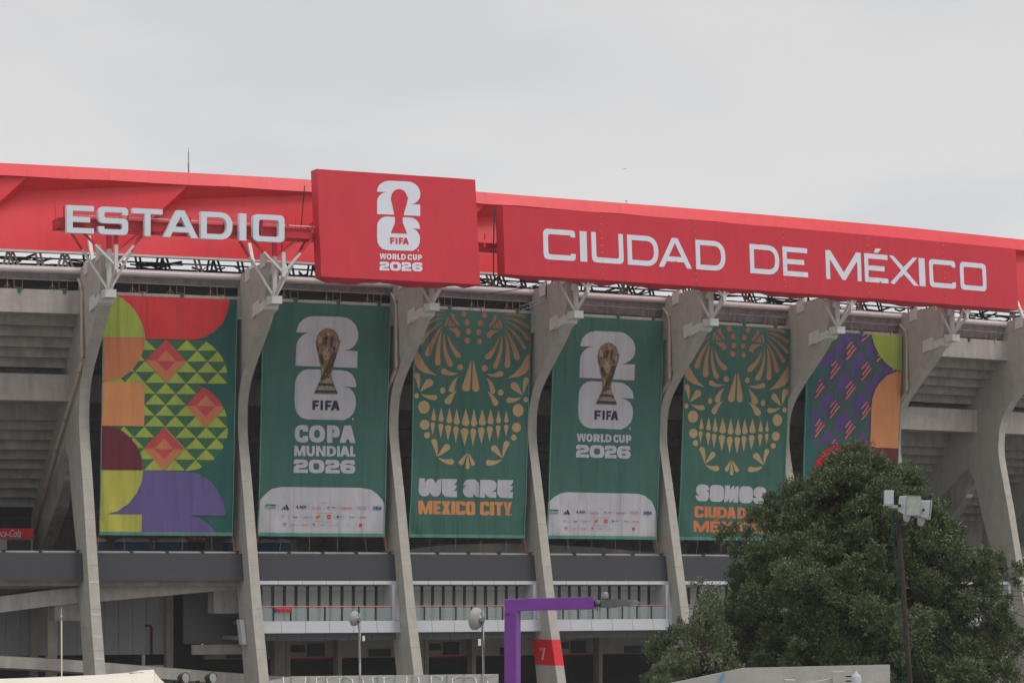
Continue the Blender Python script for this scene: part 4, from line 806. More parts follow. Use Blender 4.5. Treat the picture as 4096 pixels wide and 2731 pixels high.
# banners 2 and 4: emblem, words, sponsor panel
def sponsor(cl, t, z, dx, dy, sc):
    """small print; coordinates of the sponsor panel in a 2352-wide enlargement of banner 2"""
    Z = z
    def q(pts): return [cl.st(*Z(p)) for p in pts]
    logos = [('aramco', 148, 225, 165, 36, 'ink_white', 0, .03), ('ADI', 728, 225, 130, 44, 'ink_navy', 0, .04), ('Coca-Cola', 952, 245, 170, 50, 'lg_red', .35, .0), ('KIA', 1310, 228, 85, 22, 'ink_navy', 0, .03), ('HYUNDAI', 1218, 245, 80, 10, 'ink_navy', 0, .0), ('H', 1232, 222, 50, 26, 'lg_blue', .4, .05), ('Lenovo', 1487, 240, 175, 38, 'lg_red', 0, .02), ('QATAR', 1750, 232, 175, 40, 'lg_grey', 0, .0), ('AIRWAYS', 1797, 258, 130, 20, 'lg_grey', 0, 0), ('VISA', 2030, 252, 165, 58, 'lg_blue', .25, .05),
             ('ULTRA', 412, 376, 84, 22, 'lg_grey', 0, 0), ('Hisense', 798, 393, 135, 26, 'lg_teal', 0, .02), ('Rexona', 1624, 398, 105, 28, 'ink_navy', 0, 0), ('verizon', 1802, 400, 132, 26, 'lg_red', 0, .03),
             ('airbnb', 632, 532, 80, 22, 'lg_red', 0, 0), ('DIAGEO', 766, 538, 115, 26, 'lg_red', 0, 0), ('Globant', 1110, 535, 90, 20, 'ink_navy', 0, 0), ('BONVOY', 1274, 543, 105, 18, 'lg_grey', 0, 0), ('DOORDASH', 945, 555, 105, 11, 'lg_red', 0, 0), ('Valvoline', 448, 548, 70, 12, 'ink_navy', 0, 0), ('MENGNIU', 1450, 392, 75, 24, 'ink_navy', 0, 0),
             ('FIFA PARTNERS', 1110, 145, 135, 11, 'ink_navy', 0, 0), ('FIFA WORLD CUP 2026 SPONSORS', 1020, 321, 304, 12, 'ink_navy', 0, 0), ('FIFA WORLD CUP 2026 SUPPORTERS', 1002, 470, 326, 12, 'ink_navy', 0, 0)]
    boxes = [('lg_green', [(140, 155), (232, 160), (229, 230), (138, 222)]), ('lg_blue', [(233, 160), (320, 165), (318, 235), (230, 230)]), ('lg_red', [(1237, 346), (1303, 347), (1302, 417), (1236, 416)]), ('lg_red', [(1804, 500), (1858, 500), (1858, 556), (1803, 556)]),
             ('lg_green', [(1404, 360), (1440, 360), (1440, 402), (1402, 402)])]
    for m_, b in boxes: ink(cl, 'logo_print', m_, [q(b)], 3, t)
    ink(cl, 'logo_print', 'ink_navy', [q([(425, 240), (445, 228), (455, 252), (424, 252)]), q([(455, 210), (478, 200), (505, 256), (470, 254)]), q([(490, 180), (518, 164), (560, 257), (520, 257)]), q([(697, 175), (714, 212), (697, 240), (680, 210)])], 3, t)
    ink(cl, 'logo_print', 'lg_yellow', [q(circle(1071, 382, 37, 33))], 3, t); ink(cl, 'logo_print', 'lg_red', [q([(1037, 372), (1104, 355), (1106, 385), (1038, 402)])], 4, t)
    ink(cl, 'logo_print', 'lg_yellow', [q([(1250, 402), (1256, 365), (1270, 375), (1284, 365), (1292, 402), (1284, 402), (1280, 380), (1271, 392), (1262, 380), (1258, 402)])], 4, t)
    ink(cl, 'logo_print', 'lg_red', [q([(447, 487), (465, 487), (482, 528), (470, 528)]), q([(968, 498), (1000, 498), (1020, 512), (1010, 527), (985, 527), (985, 516), (1000, 513)]), q([(640, 390), (700, 372), (706, 384), (655, 410)]), q([(443, 384), (450, 384), (450, 408), (443, 408)]), q([(600, 532), (612, 508), (624, 532)])], 3, t)
    ink(cl, 'logo_print', 'lg_blue', [q([(482, 528), (500, 488), (518, 488), (494, 528)]), q([(615, 378), (640, 368), (650, 380), (630, 388)])], 3, t)
    for ys, ye, xs in ((158, 265, (367, 630, 905, 1177, 1442, 1706, 1972)), (343, 415, (553, 761, 966, 1169, 1370, 1571, 1767)), (490, 553, (567, 739, 910, 1081, 1248, 1414, 1582, 1746))):
        ink(cl, 'divider', 'lg_grey', [q([(x - 1.6, ys), (x + 1.6, ys), (x, ye), (x - 3.2, ye)]) for x in xs], 3, t)
    for body, x, y, wd, hh, m_, sh, off in logos:
        v, f = text_mesh(body, 1.0, off, sh); sx_, sy_ = wd / v[:, 0].max(), hh / v[:, 1].max()
        slope = .018
        pts = [cl.st(*Z((x + a * sx_, y - b * sy_ + slope * a * sx_))) for a, b in v]
        ink(cl, 'logo_lettering', m_, None, 5, t, step=5, raw=([(a * cl.Wm, b * cl.Hm) for a, b in pts], f))
for i, lab in ((2, 'green banner with white 26 emblem, gold cup and the words COPA MUNDIAL 2026'), (4, 'green banner with white 26 emblem, gold cup and the words WORLD CUP 2026')):
    cl = CL[i]; t = banner(cl, lab, 'ink_green')
    if i == 2:
        zz = zoom(1170, 1280, 3.732); an = zz([(50, 183), (970, 465), (45, 683), (967, 715), (960, 1003), (500, 1494)]); emblem(cl, an, t)
        z = zoom(1000, 1180, 1.537); T = lambda gs: [to_st(cl, z, g if isinstance(g[0], list) else [g]) for g in gs]
        inks(cl, 'letter', 'ink_white', T(word([('C', 272, 358), ('O', 364, 462), ('P', 475, 549), ('A', 549, 648)], 798, 905, .012, 272, tx=.3, ty=.26, R=.42, ri=.2)), 1, t)
        inks(cl, 'letter', 'ink_white', T(word([('M', 269, 340), ('U', 346, 400), ('N', 408, 465), ('D', 473, 528), ('I', 534, 550), ('A', 550, 612), ('L', 613, 646)], 925, 989, .012, 269, tx=.27, ty=.24, R=.35, ri=.15)), 1, t)
        inks(cl, 'letter', 'ink_white', T(word([('2', 266, 355), ('0', 360, 458), ('2', 464, 550), ('6', 554, 647)], 1010, 1092, .012, 266, tx=.38, ty=.26, R=.38, ri=.14)), 1, t)
        pan = [(60, 1470), (72, 1262), (95, 1222), (135, 1190), (190, 1179), (680, 1184), (740, 1195), (780, 1220), (812, 1258), (826, 1285), (830, 1490), (55, 1485)]
        inks(cl, 'sponsor_panel', 'ink_white', T([[(x + (-14 if x < 100 and y > 1240 else 0), y) for x, y in pan]]), 1, t)
        zs = lambda p: (1030 + p[0] / 4.438, 1980 + p[1] / 4.438)
        sponsor(cl, t, zs, 0, 0, 1)
    else:
        z = zoom(2050, 1050, 2.614); emblem(cl, z([(710, 872), (1275, 1070), (699, 1205), (1270, 1230), (1262, 1422), (985, 1743)]), t)
        z = zoom(2050, 1600, 2.614); T = lambda gs: [to_st(cl, z, g if isinstance(g[0], list) else [g]) for g in gs]
        inks(cl, 'letter', 'ink_white', T(word([('W', 675, 765), ('O', 768, 840), ('R', 850, 908), ('L', 914, 960), ('D', 966, 1032), ('C', 1052, 1112), ('U', 1120, 1178), ('P', 1186, 1240)], 350, 432, .028, 675, tx=.27, ty=.24, R=.35, ri=.16)), 1, t)
        inks(cl, 'letter', 'ink_white', T(word([('2', 665, 800), ('0', 806, 955), ('2', 960, 1090), ('6', 1098, 1233)], 466, 598, .026, 665, tx=.36, ty=.26, R=.38, ri=.14)), 1, t)
        pan = [(330, 1130), (345, 1115), (365, 1080), (430, 1015), (500, 975), (560, 962), (1310, 978), (1390, 1000), (1450, 1050), (1480, 1110), (1500, 1160), (1520, 1480), (310, 1480)]
        inks(cl, 'sponsor_panel', 'ink_white', T([pan]), 1, t)
        A = affine([(140, 155), (2195, 255), (567, 520), (1804, 530), (1270, 380), (2030, 195)], [(2050 + a / 2.614, 1600 + b / 2.614) for a, b in ((380, 1140), (1455, 1192), (606, 1338), (1250, 1345), (969, 1262), (1367, 1160))])
        sponsor(cl, t, A, 0, 0, 1)
    seams(cl, t, 'ink_seam', (.27, .56, .83), 6, .0006)
    hem(cl, t, 'ink_hem', 6)

# banners 3 and 5: gold folk-art face
zA = zoom(1620, 1200, 3.919); zL = zoom(1000, 1180, 1.537); c3 = CL[3]
petA = [((1503, 248), (1868, 262), 24, -70), ((1535, 278), (1925, 420), 28, -62), ((1550, 320), (1930, 604), 28, -78), ((1555, 385), (1872, 745), 32, -55), ((1560, 450), (1755, 898), 44, -45), ((1562, 510), (1605, 1020), 48, -45), ((1518, 540), (1410, 1035), 42, -75), ((1478, 565), (1292, 890), 42, -55),
        ((1275, 1162), (1497, 1155), 44, 45), ((1272, 1215), (1368, 1425), 46, -32), ((1845, 1495), (1712, 1345), 58, 0), ((1863, 1468), (1905, 1255), 44, -20), ((1822, 1525), (1630, 1570), 44, -30)]
polyA = [[(1335, 465), (1485, 480), (1420, 507), (1365, 545), (1337, 585), (1340, 610), (1300, 595), (1275, 562), (1280, 520)], [(1397, 240), (1430, 255), (1437, 290), (1400, 350), (1322, 428), (1310, 405), (1320, 375), (1370, 325)],
         [(1455, 320), (1475, 305), (1502, 340), (1520, 400), (1518, 454), (1490, 450), (1487, 400), (1465, 350)], [(1425, 360), (1445, 350), (1465, 390), (1470, 450), (1425, 442), (1428, 410), (1418, 385)], [(1370, 437), (1385, 410), (1410, 390), (1415, 441)],
         [(1985, 832), (1985, 1000), (1955, 1070), (1900, 1140), (1800, 1195), (1605, 1232), (1700, 1165), (1800, 1055), (1880, 925), (1925, 855)]]
cirA = [(1245, 237, 43, 47), (1182, 361, 44, 48), (1157, 502, 43, 48), (1169, 647, 44, 48), (1252, 1068, 43, 47), (1500, 1449, 43, 48), (1895, 1562, 36, 44), (1338, 160, 36, 30)]
petL = [((1456, 592), (1507, 662), 20, -8), ((1556, 1003), (1577, 913), 17, -8), ((1554, 1003), (1500, 943), 20, 0), ((1550, 1008), (1468, 1030), 18, -16), ]
cirL = [(1648, 708, 34, 39), (1638, 814, 28, 30), (1621, 876, 18, 19)]
up_x = [(1323, 692, 805, 21), (1377, 698, 808, 22), (1428, 698, 802, 21), (1477, 699, 796, 19), (1527, 705, 790, 16), (1575, 708, 785, 13)]
lo_x = [(1369, 819, 930, 21), (1420, 812, 915, 20), (1470, 806, 902, 18), (1523, 800, 887, 16), (1573, 796, 870, 13)]
half = to_st(c3, zA, [petal(a, b, r, bd) for a, b, r, bd in petA] + polyA + [circle(*c) for c in cirA]) + to_st(c3, zL, [petal(a, b, r, bd) for a, b, r, bd in petL] + [circle(*c) for c in cirL] + [petal((x, y0), (x + 0, y1 - r), r, 0, pw=1) for x, y0, y1, r in []])
SM = .506
FACE = []
for c in half:
    c = [(min(max(s, .002), .998), max(t_, .004)) for s, t_ in c]
    FACE.append(c); FACE.append([(min(max(2 * SM - s, .002), .998), t_ ) for s, t_ in c][::-1])
UPT = [(1128, 691, 772, 14), (1175, 690, 779, 17), (1225, 692, 788, 18), (1272, 693, 797, 20), (1323, 697, 805, 21), (1377, 698, 808, 22), (1428, 700, 802, 21), (1477, 700, 795, 19), (1527, 705, 788, 16), (1575, 708, 785, 13)]
LOT = [(1122, 782, 862, 13), (1172, 790, 880, 16), (1217, 798, 895, 18), (1267, 806, 912, 19), (1316, 817, 928, 21), (1371, 819, 930, 21), (1421, 812, 915, 20), (1471, 806, 902, 18), (1523, 800, 887, 16), (1573, 796, 870, 13)]
FACE += to_st(c3, zL, [petal((x, y0), (x, y1 - r), r, 0, pw=1) for x, y0, y1, r in UPT] + [petal((x, y1), (x + 1, y0 + r), r, 0, pw=1) for x, y0, y1, r in LOT])
FACE += to_st(c3, zL, [petal((1334, 970), (1334, 1056), 13, 0), petal((1340, 972), (1371, 1034), 14, 0), petal((1328, 972), (1299, 1030), 14, 0)]) + to_st(c3, zA, [petal((1065, 940), (1109, 1380), 61, 0), petal((1034, 945), (951, 1372), 62, 0)])
for i, lab in ((3, 'green banner with a gold folk-art skull face and the words WE ARE MEXICO CITY'), (5, 'green banner with a gold folk-art skull face and the words SOMOS CIUDAD DE')):
    cl = CL[i]; t = banner(cl, lab, 'ink_green' if i == 3 else 'ink_green')
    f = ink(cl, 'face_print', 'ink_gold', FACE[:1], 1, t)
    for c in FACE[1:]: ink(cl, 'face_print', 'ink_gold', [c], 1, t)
    if i == 3:
        z = zoom(1620, 1880, 4.523); T = lambda gs: [to_st(cl, z, g if isinstance(g[0], list) else [g]) for g in gs]
        WW = [(258, 145), (358, 147), (357, 238), (375, 195), (410, 162), (460, 150), (510, 165), (540, 200), (555, 245), (570, 205), (600, 170), (655, 155), (645, 370), (630, 430), (595, 468), (550, 480), (500, 465), (465, 430), (452, 390), (435, 430), (400, 465), (350, 475), (300, 462), (262, 425), (248, 370)]
        EE = [(668, 158), (953, 162), (940, 215), (910, 250), (873, 266), (948, 270), (935, 320), (910, 355), (873, 373), (947, 377), (944, 488), (760, 482), (705, 465), (670, 425), (660, 370)]
        AA = [(1045, 272), (1060, 225), (1090, 185), (1150, 165), (1245, 167), (1300, 185), (1335, 230), (1342, 280), (1333, 492), (1290, 480), (1255, 445), (1240, 400), (1235, 490), (1125, 488), (1075, 460), (1045, 410), (1040, 370), (1055, 320), (1090, 285), (1128, 275)]
        RR = [(1360, 172), (1545, 175), (1610, 195), (1650, 245), (1650, 300), (1625, 355), (1568, 388), (1645, 392), (1642, 500), (1530, 495), (1480, 465), (1450, 405), (1445, 495), (1348, 490)]
        inks(cl, 'letter', 'ink_white', T([WW, EE, AA, RR, [(x + 1003, y + 18) for x, y in EE]]), 1, t)
        kw = dict(tx=.28, ty=.22, R=.16, ri=.06)
        inks(cl, 'letter', 'ink_orange_t', T(word([('M', 240, 500), ('E', 512, 640), ('X', 650, 833), ('I', 843, 912), ('C', 920, 1090), ('O', 1097, 1270), ('C', 1357, 1527), ('I', 1535, 1608), ('T', 1615, 1765), ('Y', 1775, 1935)], 548, 792, .0175, 240, **kw)), 1, t)
        inks(cl, 'trademark_print', 'ink_white', T([[(1914, 785), (1924, 785), (1922, 820), (1912, 820)]]), 1, t)
    else:
        z = zoom(2740, 1900, 5.808); T = lambda gs: [to_st(cl, z, g if isinstance(g[0], list) else [g]) for g in gs]
        S_ = [(556, 350), (475, 350), (530, 385), (550, 440), (548, 500), (520, 565), (465, 605), (310, 600), (265, 560), (240, 500), (240, 467), (325, 468), (275, 430), (253, 380), (255, 300), (285, 245), (345, 213), (450, 218), (515, 240), (550, 290)]
        M_ = [(918, 238), (1030, 243), (1030, 345), (1060, 290), (1100, 255), (1140, 248), (1133, 340), (1160, 290), (1200, 260), (1245, 255), (1225, 637), (1115, 633), (1118, 540), (1090, 600), (1050, 628), (1008, 628), (1012, 530), (985, 590), (945, 620), (897, 622)]
        O_ = fillet([(575, 222, 105), (900, 230, 105), (893, 622, 105), (563, 610, 105)])
        inks(cl, 'letter', 'ink_white', T([S_, O_, M_, [(x + 680, y + 32) for x, y in O_], [(x + 1336, y + 58) for x, y in S_]]), 1, t)
        kw = dict(tx=.29, ty=.24, R=.22, ri=.08)
        inks(cl, 'letter', 'ink_orange_u', T(word([('C', 215, 420), ('I', 440, 517), ('U', 533, 745), ('D', 752, 967), ('A', 957, 1182), ('D', 1205, 1415), ('D', 1482, 1680), ('E', 1705, 1880)], 718, 978, .028, 215, **kw)), 1, t)
        inks(cl, 'letter', 'ink_orange_u', T(word([('M', 188, 552), ('E', 580, 815), ('X', 832, 1120), ('I', 1138, 1230), ('C', 1250, 1540), ('O', 1562, 1852)], 1052, 1310, .028, 188, **kw) + [[(690, 1036), (720, 1020), (790, 1000), (785, 1036), (680, 1050)]]), 1, t)
    seams(cl, t, 'ink_seam', (.3, .57, .84), 5, .0005); hem(cl, t, 'ink_hem', 5)

# banner 6: violet lattice
c6 = CL[6]; t = banner(c6, 'banner with violet and green lattice, orange dashes and an orange arch, above the tree', 'ink_teal')
z6 = zoom(3180, 1300, 2.8); T6 = lambda c: [[(min(max(a, 0), 1), min(max(b, 0), 1)) for a, b in q] for q in to_st(c6, z6, c)]
def XL(y): return 205 if y > 900 else float(np.interp(y, [0, 455, 540, 620, 740, 860, 900], [-80, -80, 340, 265, 225, 200, 190]))
field = [(60, 40), (1180, 60), (1180, 1366), (170, 1322), (178, 1000), (190, 860), (215, 740), (262, 630), (340, 540), (440, 468), (60, 455)]
ink(c6, 'violet_field', 'ink_violet_d', T6([field]), 1, t)
def clipseg(p0, p1, wd, keepfn, n=24):
    """a strip from p0 to p1 cut where it leaves the field"""
    d = Vector(p1) - Vector(p0); nn = Vector((-d.y, d.x)).normalized() * wd / 2; ks = [keepfn(p0[0] + d.x * i / n, p0[1] + d.y * i / n) for i in range(n + 1)]; res = []; i = 0
    while i < n:
        if ks[i] and ks[i + 1]:
            j = i
            while j < n and ks[j + 1]: j += 1
            a, b = Vector(p0) + d * i / n, Vector(p0) + d * j / n; res.append([tuple(a + nn), tuple(b + nn), tuple(b - nn), tuple(a - nn)]); i = j
        i += 1
    return res
inf = lambda x, y: inpoly(x, y, field)
va, vb = Vector((172, 228)), Vector((-176, 212)); C0 = Vector((742, 690))
A_, B_ = [], []
for j in range(-6, 7):
    p = C0 + vb * j; A_ += clipseg(tuple(p - va * 7), tuple(p + va * 7), 44, inf, 160)
    p = C0 + va * j; B_ += clipseg(tuple(p - vb * 7), tuple(p + vb * 7), 44, inf, 160)
for q in A_: ink(c6, 'lattice_band', 'ink_latt', T6([q]), 2, t)
for q in B_: ink(c6, 'lattice_band', 'ink_latt', T6([q]), 3, t)
hl, ds = [], []
for i in range(-6, 7):
    for j in range(-6, 7):
        cc = Vector((620, 290)) + va * i + vb * j
        if not (-100 < cc.x < 1300 and -50 < cc.y < 1500): continue
        for k_ in range(4):
            o_ = Vector((-95 + k_ * 19, 40 - k_ * 32)); q = clipseg(tuple(cc + o_ + Vector((-20, -22))), tuple(cc + o_ + Vector((45, 62))), 7, inf, 8); hl += q
        for a, b in (((10, -100), (-58, -22)), ((32, -66), (-50, 42)), ((58, -35), (-58, 102))): ds += clipseg(tuple(cc + Vector(a)), tuple(cc + Vector(b)), 16, inf, 8)
for q in hl: ink(c6, 'hatch_line', 'ink_latt', T6([q]), 4, t)
for q in ds: ink(c6, 'dash', 'ink_salmon', T6([q]), 5, t)
ink(c6, 'lime_quarter', 'ink_lime', T6([[(850, 60), (1190, 60), (1190, 522), (1150, 512), (1090, 490), (1000, 420), (930, 330), (880, 230), (860, 150)]]), 6, t)
ink(c6, 'orange_arch', 'ink_orange_b', T6([[(1190, 520), (1110, 528), (1030, 565), (950, 630), (890, 720), (860, 820), (848, 920), (832, 1368), (1190, 1382)]]), 6, t)
ink(c6, 'red_quarter', 'ink_redb', T6([[(140, 1900), (170, 1700), (200, 1568), (255, 1470), (325, 1395), (410, 1350), (832, 1366), (832, 2400), (140, 2400)]]), 6, t)
ink(c6, 'maroon_field', 'ink_maroon', T6([[(833, 1370), (1190, 1384), (1190, 1900), (833, 1900)]]), 6, t)
seams(c6, t, 'ink_seam', (.3, .6), 8, .0007); hem(c6, t, 'ink_hem', 7)
# ------------------------------------------------------------------ signs in front of the roof
# ESTADIO: boxed letters on a red walkway frame
t = thing('letter_sign', 'white boxed letters ESTADIO standing on a red steel walkway frame', 'sign', W(.3, 6.3, 29.3))
for ch, u0, u1 in [('E', -.342, -.179), ('S', -.161, .018), ('T', .036, .22), ('A', .216, .43), ('D', .44, .635), ('I', .67, .719), ('O', .753, .95)]:
    za, zb_ = 29.02, 30.59; h = zb_ - za; u0 += .008; wd = (W(u1, 7.6, 0) - W(u0, 7.6, 0)).length
    conts = glyph(ch, wd, h, .34 if ch != 'A' else .36, .30, .26, .12, hook=1.5, ax=.36)
    me = contours_mesh(conts); mb = MB(); n = len(me.vertices); tx, no = dirs((u0 + u1) / 2); P0 = W(u0, 7.6, za)
    tx = (W(u1, 7.6, za) - P0).normalized()
    fr = [P0 + tx * v.co.x + Vector((0, 0, v.co.y)) for v in me.vertices]; fc = [tuple(p.vertices) for p in me.polygons]
    bm = bmesh.new(); vs = [bm.verts.new(p) for p in fr]
    for f in fc:
        try: bm.faces.new([vs[i] for i in f])
        except Exception: pass
    bmesh.ops.remove_doubles(bm, verts=bm.verts, dist=1e-4)
    r = bmesh.ops.extrude_face_region(bm, geom=bm.faces[:]); bmesh.ops.translate(bm, verts=[g for g in r['geom'] if isinstance(g, bmesh.types.BMVert)], vec=no * -.38)
    bmesh.ops.recalc_face_normals(bm, faces=bm.faces); m2 = bpy.data.meshes.new('letter'); bm.to_mesh(m2); bm.free(); m2.materials.append(M['letter_white']); bpy.data.meshes.remove(me)
    put('letter', m2, t)
for o, a, b, z0, z1, m_ in ((6.95, -.36, 1.14, 29.42, 29.9, 'beam'), (5.45, -.36, 2.5, 29.42, 29.9, 'beam')):
    mb = MB(); u = a
    while u < b - 1e-6:
        v = min(math.floor(u + 1e-6) + 1, b); ubox(mb, u, v, o - .03, o + .03, z0, z1); ubox(mb, u, v, o - .14, o + .14, z1, z1 + .04); ubox(mb, u, v, o - .14, o + .14, z0 - .04, z0); u = v
    mb.build('beam', 'red_steel', t)
for i in range(16):
    u = -.34 + i * .185
    mb = MB(); ubox(mb, u, u + .016, 5.48, 6.92, 29.5, 29.75); mb.build('cross_member', 'red_steel', t)
    mb = MB(); ubar(mb, (u, 5.5, 29.45), (u + .17, 6.9, 29.45), .08); mb.build('cross_member', 'red_steel', t)
    if i % 2 == 0:
        mb = MB(); ubox(mb, u, u + .007, 6.97, 7.05, 29.94, 30.6 if i == 0 else 30.3); mb.build('rail_post', 'red_steel', t)
mb = MB(); ubox(mb, -.363, -.352, 5.45, 6.95, 29.4, 29.95); mb.build('end_plate', 'red_steel', t)
for (a, b) in ((-.34, -.02), (0, .98), (1.0, 1.16)):
    mb = MB(); mb.tube([W(a, 7.0, 30.1), W(b, 7.0, 30.1)], .03, 6); mb.build('guard_rail', 'white_tube', t)
for (a, b) in ((-.36, -.02), (0, .98)):
    mb = MB(); mb.tube([W(a, 6.0, 30.68), W(b, 6.0, 30.62)], .008, 4); mb.build('safety_wire', 'rust_tube', t)
for u in (-.36, .2, .72, 1.08): mb = MB(); mb.tube([W(u, 6.0, 29.9), W(u, 6.0, 30.7)], .02, 5); mb.build('wire_post', 'red_steel', t)
for u in (-.12, .12, .35, .6, .82):     # hangers holding the letters
    mb = MB(); ubox(mb, u, u + .01, 7.0, 7.25, 29.3, 30.3); mb.build('letter_hanger', 'red_steel', t)

class Panel(Cloth):
    def wave(c, s, t):
        v = sum(a * math.sin(f * s * 2.4 + g * t * 2 + p) for f, g, p, a in c.w) / 3
        k = sum(a * math.sin(60 * ((s - x) * asp + (t - y) * b)) * math.exp(-(((s - x) * asp * 3.3) ** 2 + ((t - y) * 2.6) ** 2)) for x, y, a, b, asp in c.folds)
        return c.amp * (v * .6 + k)
def vinyl_box(cl, t, nx, ny, depth, flap):
    sheet(cl, 'front_face', 'red_vinyl', t, nx, ny)
    def side(name, pts_a, pts_b):
        mb = MB(); n = len(pts_a); mb.add(pts_a + pts_b, [(i, i + 1, n + i + 1, n + i) for i in range(n - 1)]); mb.build(name, 'red_vinyl', t)
    back = lambda s, tt: cl.pos(s, tt) - dirs(cl.uL * (1 - s) + cl.uR * s)[1] * depth
    n = 8
    side('side_face', [cl.pos(0, i / n) for i in range(n + 1)], [back(0, i / n) for i in range(n + 1)])
    side('side_face', [cl.pos(1, i / n) for i in range(n + 1)], [back(1, i / n) for i in range(n + 1)])
    m_ = nx
    side('top_face', [cl.pos(i / m_, 0) for i in range(m_ + 1)], [back(i / m_, 0) for i in range(m_ + 1)])
    side('back_face', [back(i / m_, 0) for i in range(m_ + 1)], [back(i / m_, 1) for i in range(m_ + 1)])
    # loose cloth underneath, sagging in scallops between its lacing points
    m_ = nx * 3; rows = 5; mb = MB(); vs = []; tx = 0
    for j in range(rows + 1):
        q = j / rows
        for i in range(m_ + 1):
            s = i / m_; sag = flap * (abs(math.sin(s * cl.Wm * .62 + .6)) ** .8 * .75 + .25 * math.sin(s * cl.Wm * 1.7 + 1) ** 2) * math.sin(min(q * 1.25, 1) * math.pi * .62) * min(1, s * 14 + .1, (1 - s) * 14 + .1)
            p = cl.pos(s, 1).lerp(back(s, 1), q); vs.append(p - Vector((0, 0, sag)))
    mb.add(vs, [(j * (m_ + 1) + i, j * (m_ + 1) + i + 1, (j + 1) * (m_ + 1) + i + 1, (j + 1) * (m_ + 1) + i) for j in range(rows) for i in range(m_)])
    mb.build('under_cloth', 'red_vinyl', t, smooth=True)
bx = Panel(1.166, 2.18, 7.15, 7.85, 33.5, 27.1, seed=31, amp=.03, clip=False); bx.folds = [(.02, .98, .8, .7, 1), (.98, .98, .8, -.7, 1), (.03, .5, .5, .2, 1)]
# the box bottom is a touch wider than its top
t = thing('emblem_sign', 'big square red box sign with white 26 emblem between the two word signs', 'sign', bx.flat(.5, 1))
vinyl_box(bx, t, 20, 14, .95, .34)
zb2 = zoom(1200, 640, 1.782)
emblem(bx, zb2([(545, 226), (850, 320), (549, 387), (852, 400), (855, 492), (705, 648)]), t, cup=False, lay=1, wmat='sign_white')
T = lambda gs: [to_st(bx, zb2, g) for g in gs]
inks(bx, 'letter', 'sign_white', T(word([('W', 565, 610), ('O', 613, 649), ('R', 655, 685), ('L', 689, 712), ('D', 716, 749), ('C', 762, 793), ('U', 799, 828), ('P', 835, 864)], 667, 707, .03, 565, tx=.26, ty=.24, R=.35, ri=.15)), 1, t)
inks(bx, 'letter', 'sign_white', T(word([('2', 565, 633), ('0', 637, 715), ('2', 719, 788), ('6', 794, 868)], 724, 787, .027, 565, tx=.38, ty=.26, R=.38, ri=.14)), 1, t)
lg = Panel(2.362, 6.392, 7.3, 7.55, 32.03, 27.85, seed=17, amp=.022, clip=False); lg.folds = [(.30, .95, .9, .8, 4.5), (.55, .98, .8, -.6, 4.5), (.72, .9, .9, .9, 4.5), (.42, .1, .5, -.8, 4.5), (.01, .95, .6, .8, 4.5), (.9, .5, .4, .3, 4.5)]
t = thing('word_sign', 'long red box sign with white words CIUDAD DE MEXICO across the roof band', 'sign', lg.flat(.5, 1))
vinyl_box(lg, t, 96, 10, .95, .3)
for ch, u0, u1 in [('C', 2.633, 2.857), ('I', 2.889, 2.938), ('U', 2.971, 3.199), ('D', 3.228, 3.452), ('A', 3.452, 3.697), ('D', 3.728, 3.951), ('D', 4.137, 4.363), ('E', 4.392, 4.588), ('M', 4.732, 5.017), ('E', 5.045, 5.244), ('X', 5.252, 5.507), ('I', 5.512, 5.565), ('C', 5.602, 5.834), ('O', 5.874, 6.108)]:
    wd = (W(u1, 7.5, 0) - W(u0, 7.5, 0)).length; z0, z1 = 28.92, 30.8; h = z1 - z0
    s0, s1 = (u0 - lg.uL) / (lg.uR - lg.uL), (u1 - lg.uL) / (lg.uR - lg.uL)
    g = glyph(ch, wd, h, .34, .32, .3, .14, hook=1.35, ax=.35)
    if 5.0 < u0 < 5.1: g.append([(wd * .42, h + .1), (wd * .6, h + .1), (wd * .74, h + .38), (wd * .5, h + .38)])
    tt = lambda y: (lg.zT - (z0 + y)) / (lg.zT - lg.zB)
    ink(lg, 'letter', 'sign_white', [[(s0 + (s1 - s0) * x / wd, tt(y)) for x, y in c] for c in g], 1, t, step=.3)
for px_ in (2400, 2766, 3115, 3450, 3762):     # lacing rows where the vinyl sheets meet
    q = lg.st(px_, 1000)[0]
    for i in range(9): ink(lg, 'lacing', 'ink_seam_w', [[(q - .0009, .05 + i * .107), (q + .0009, .05 + i * .107), (q + .0007, .063 + i * .107), (q - .0009, .063 + i * .107)]], 2, t, step=9)
    mb = MB(); mb.tube([lg.pos(q, i / 10, .004) for i in range(11)], .007, 4); mb.build('seam', 'ink_brick', t)
mb = MB(); mb.tube([W(1.1, 6.3, 29.95), W(1.1, 6.9, 32.5)], .03, 5); tag(mb.build('support_cable', 'black'), 'black slanting cable from the walkway to the left edge of the square sign', 'cable')
mb = MB(); mb.tube([W(2.35, 6.4, 32.0), W(2.345, 6.4, 29.8), W(2.345, 6.4, 27.8)], .05, 6); tag(mb.build('cable_bundle', 'dkg' if 0 else 'green_cord'), 'dark green cable bundle hanging behind the left edge of the long sign', 'cable')
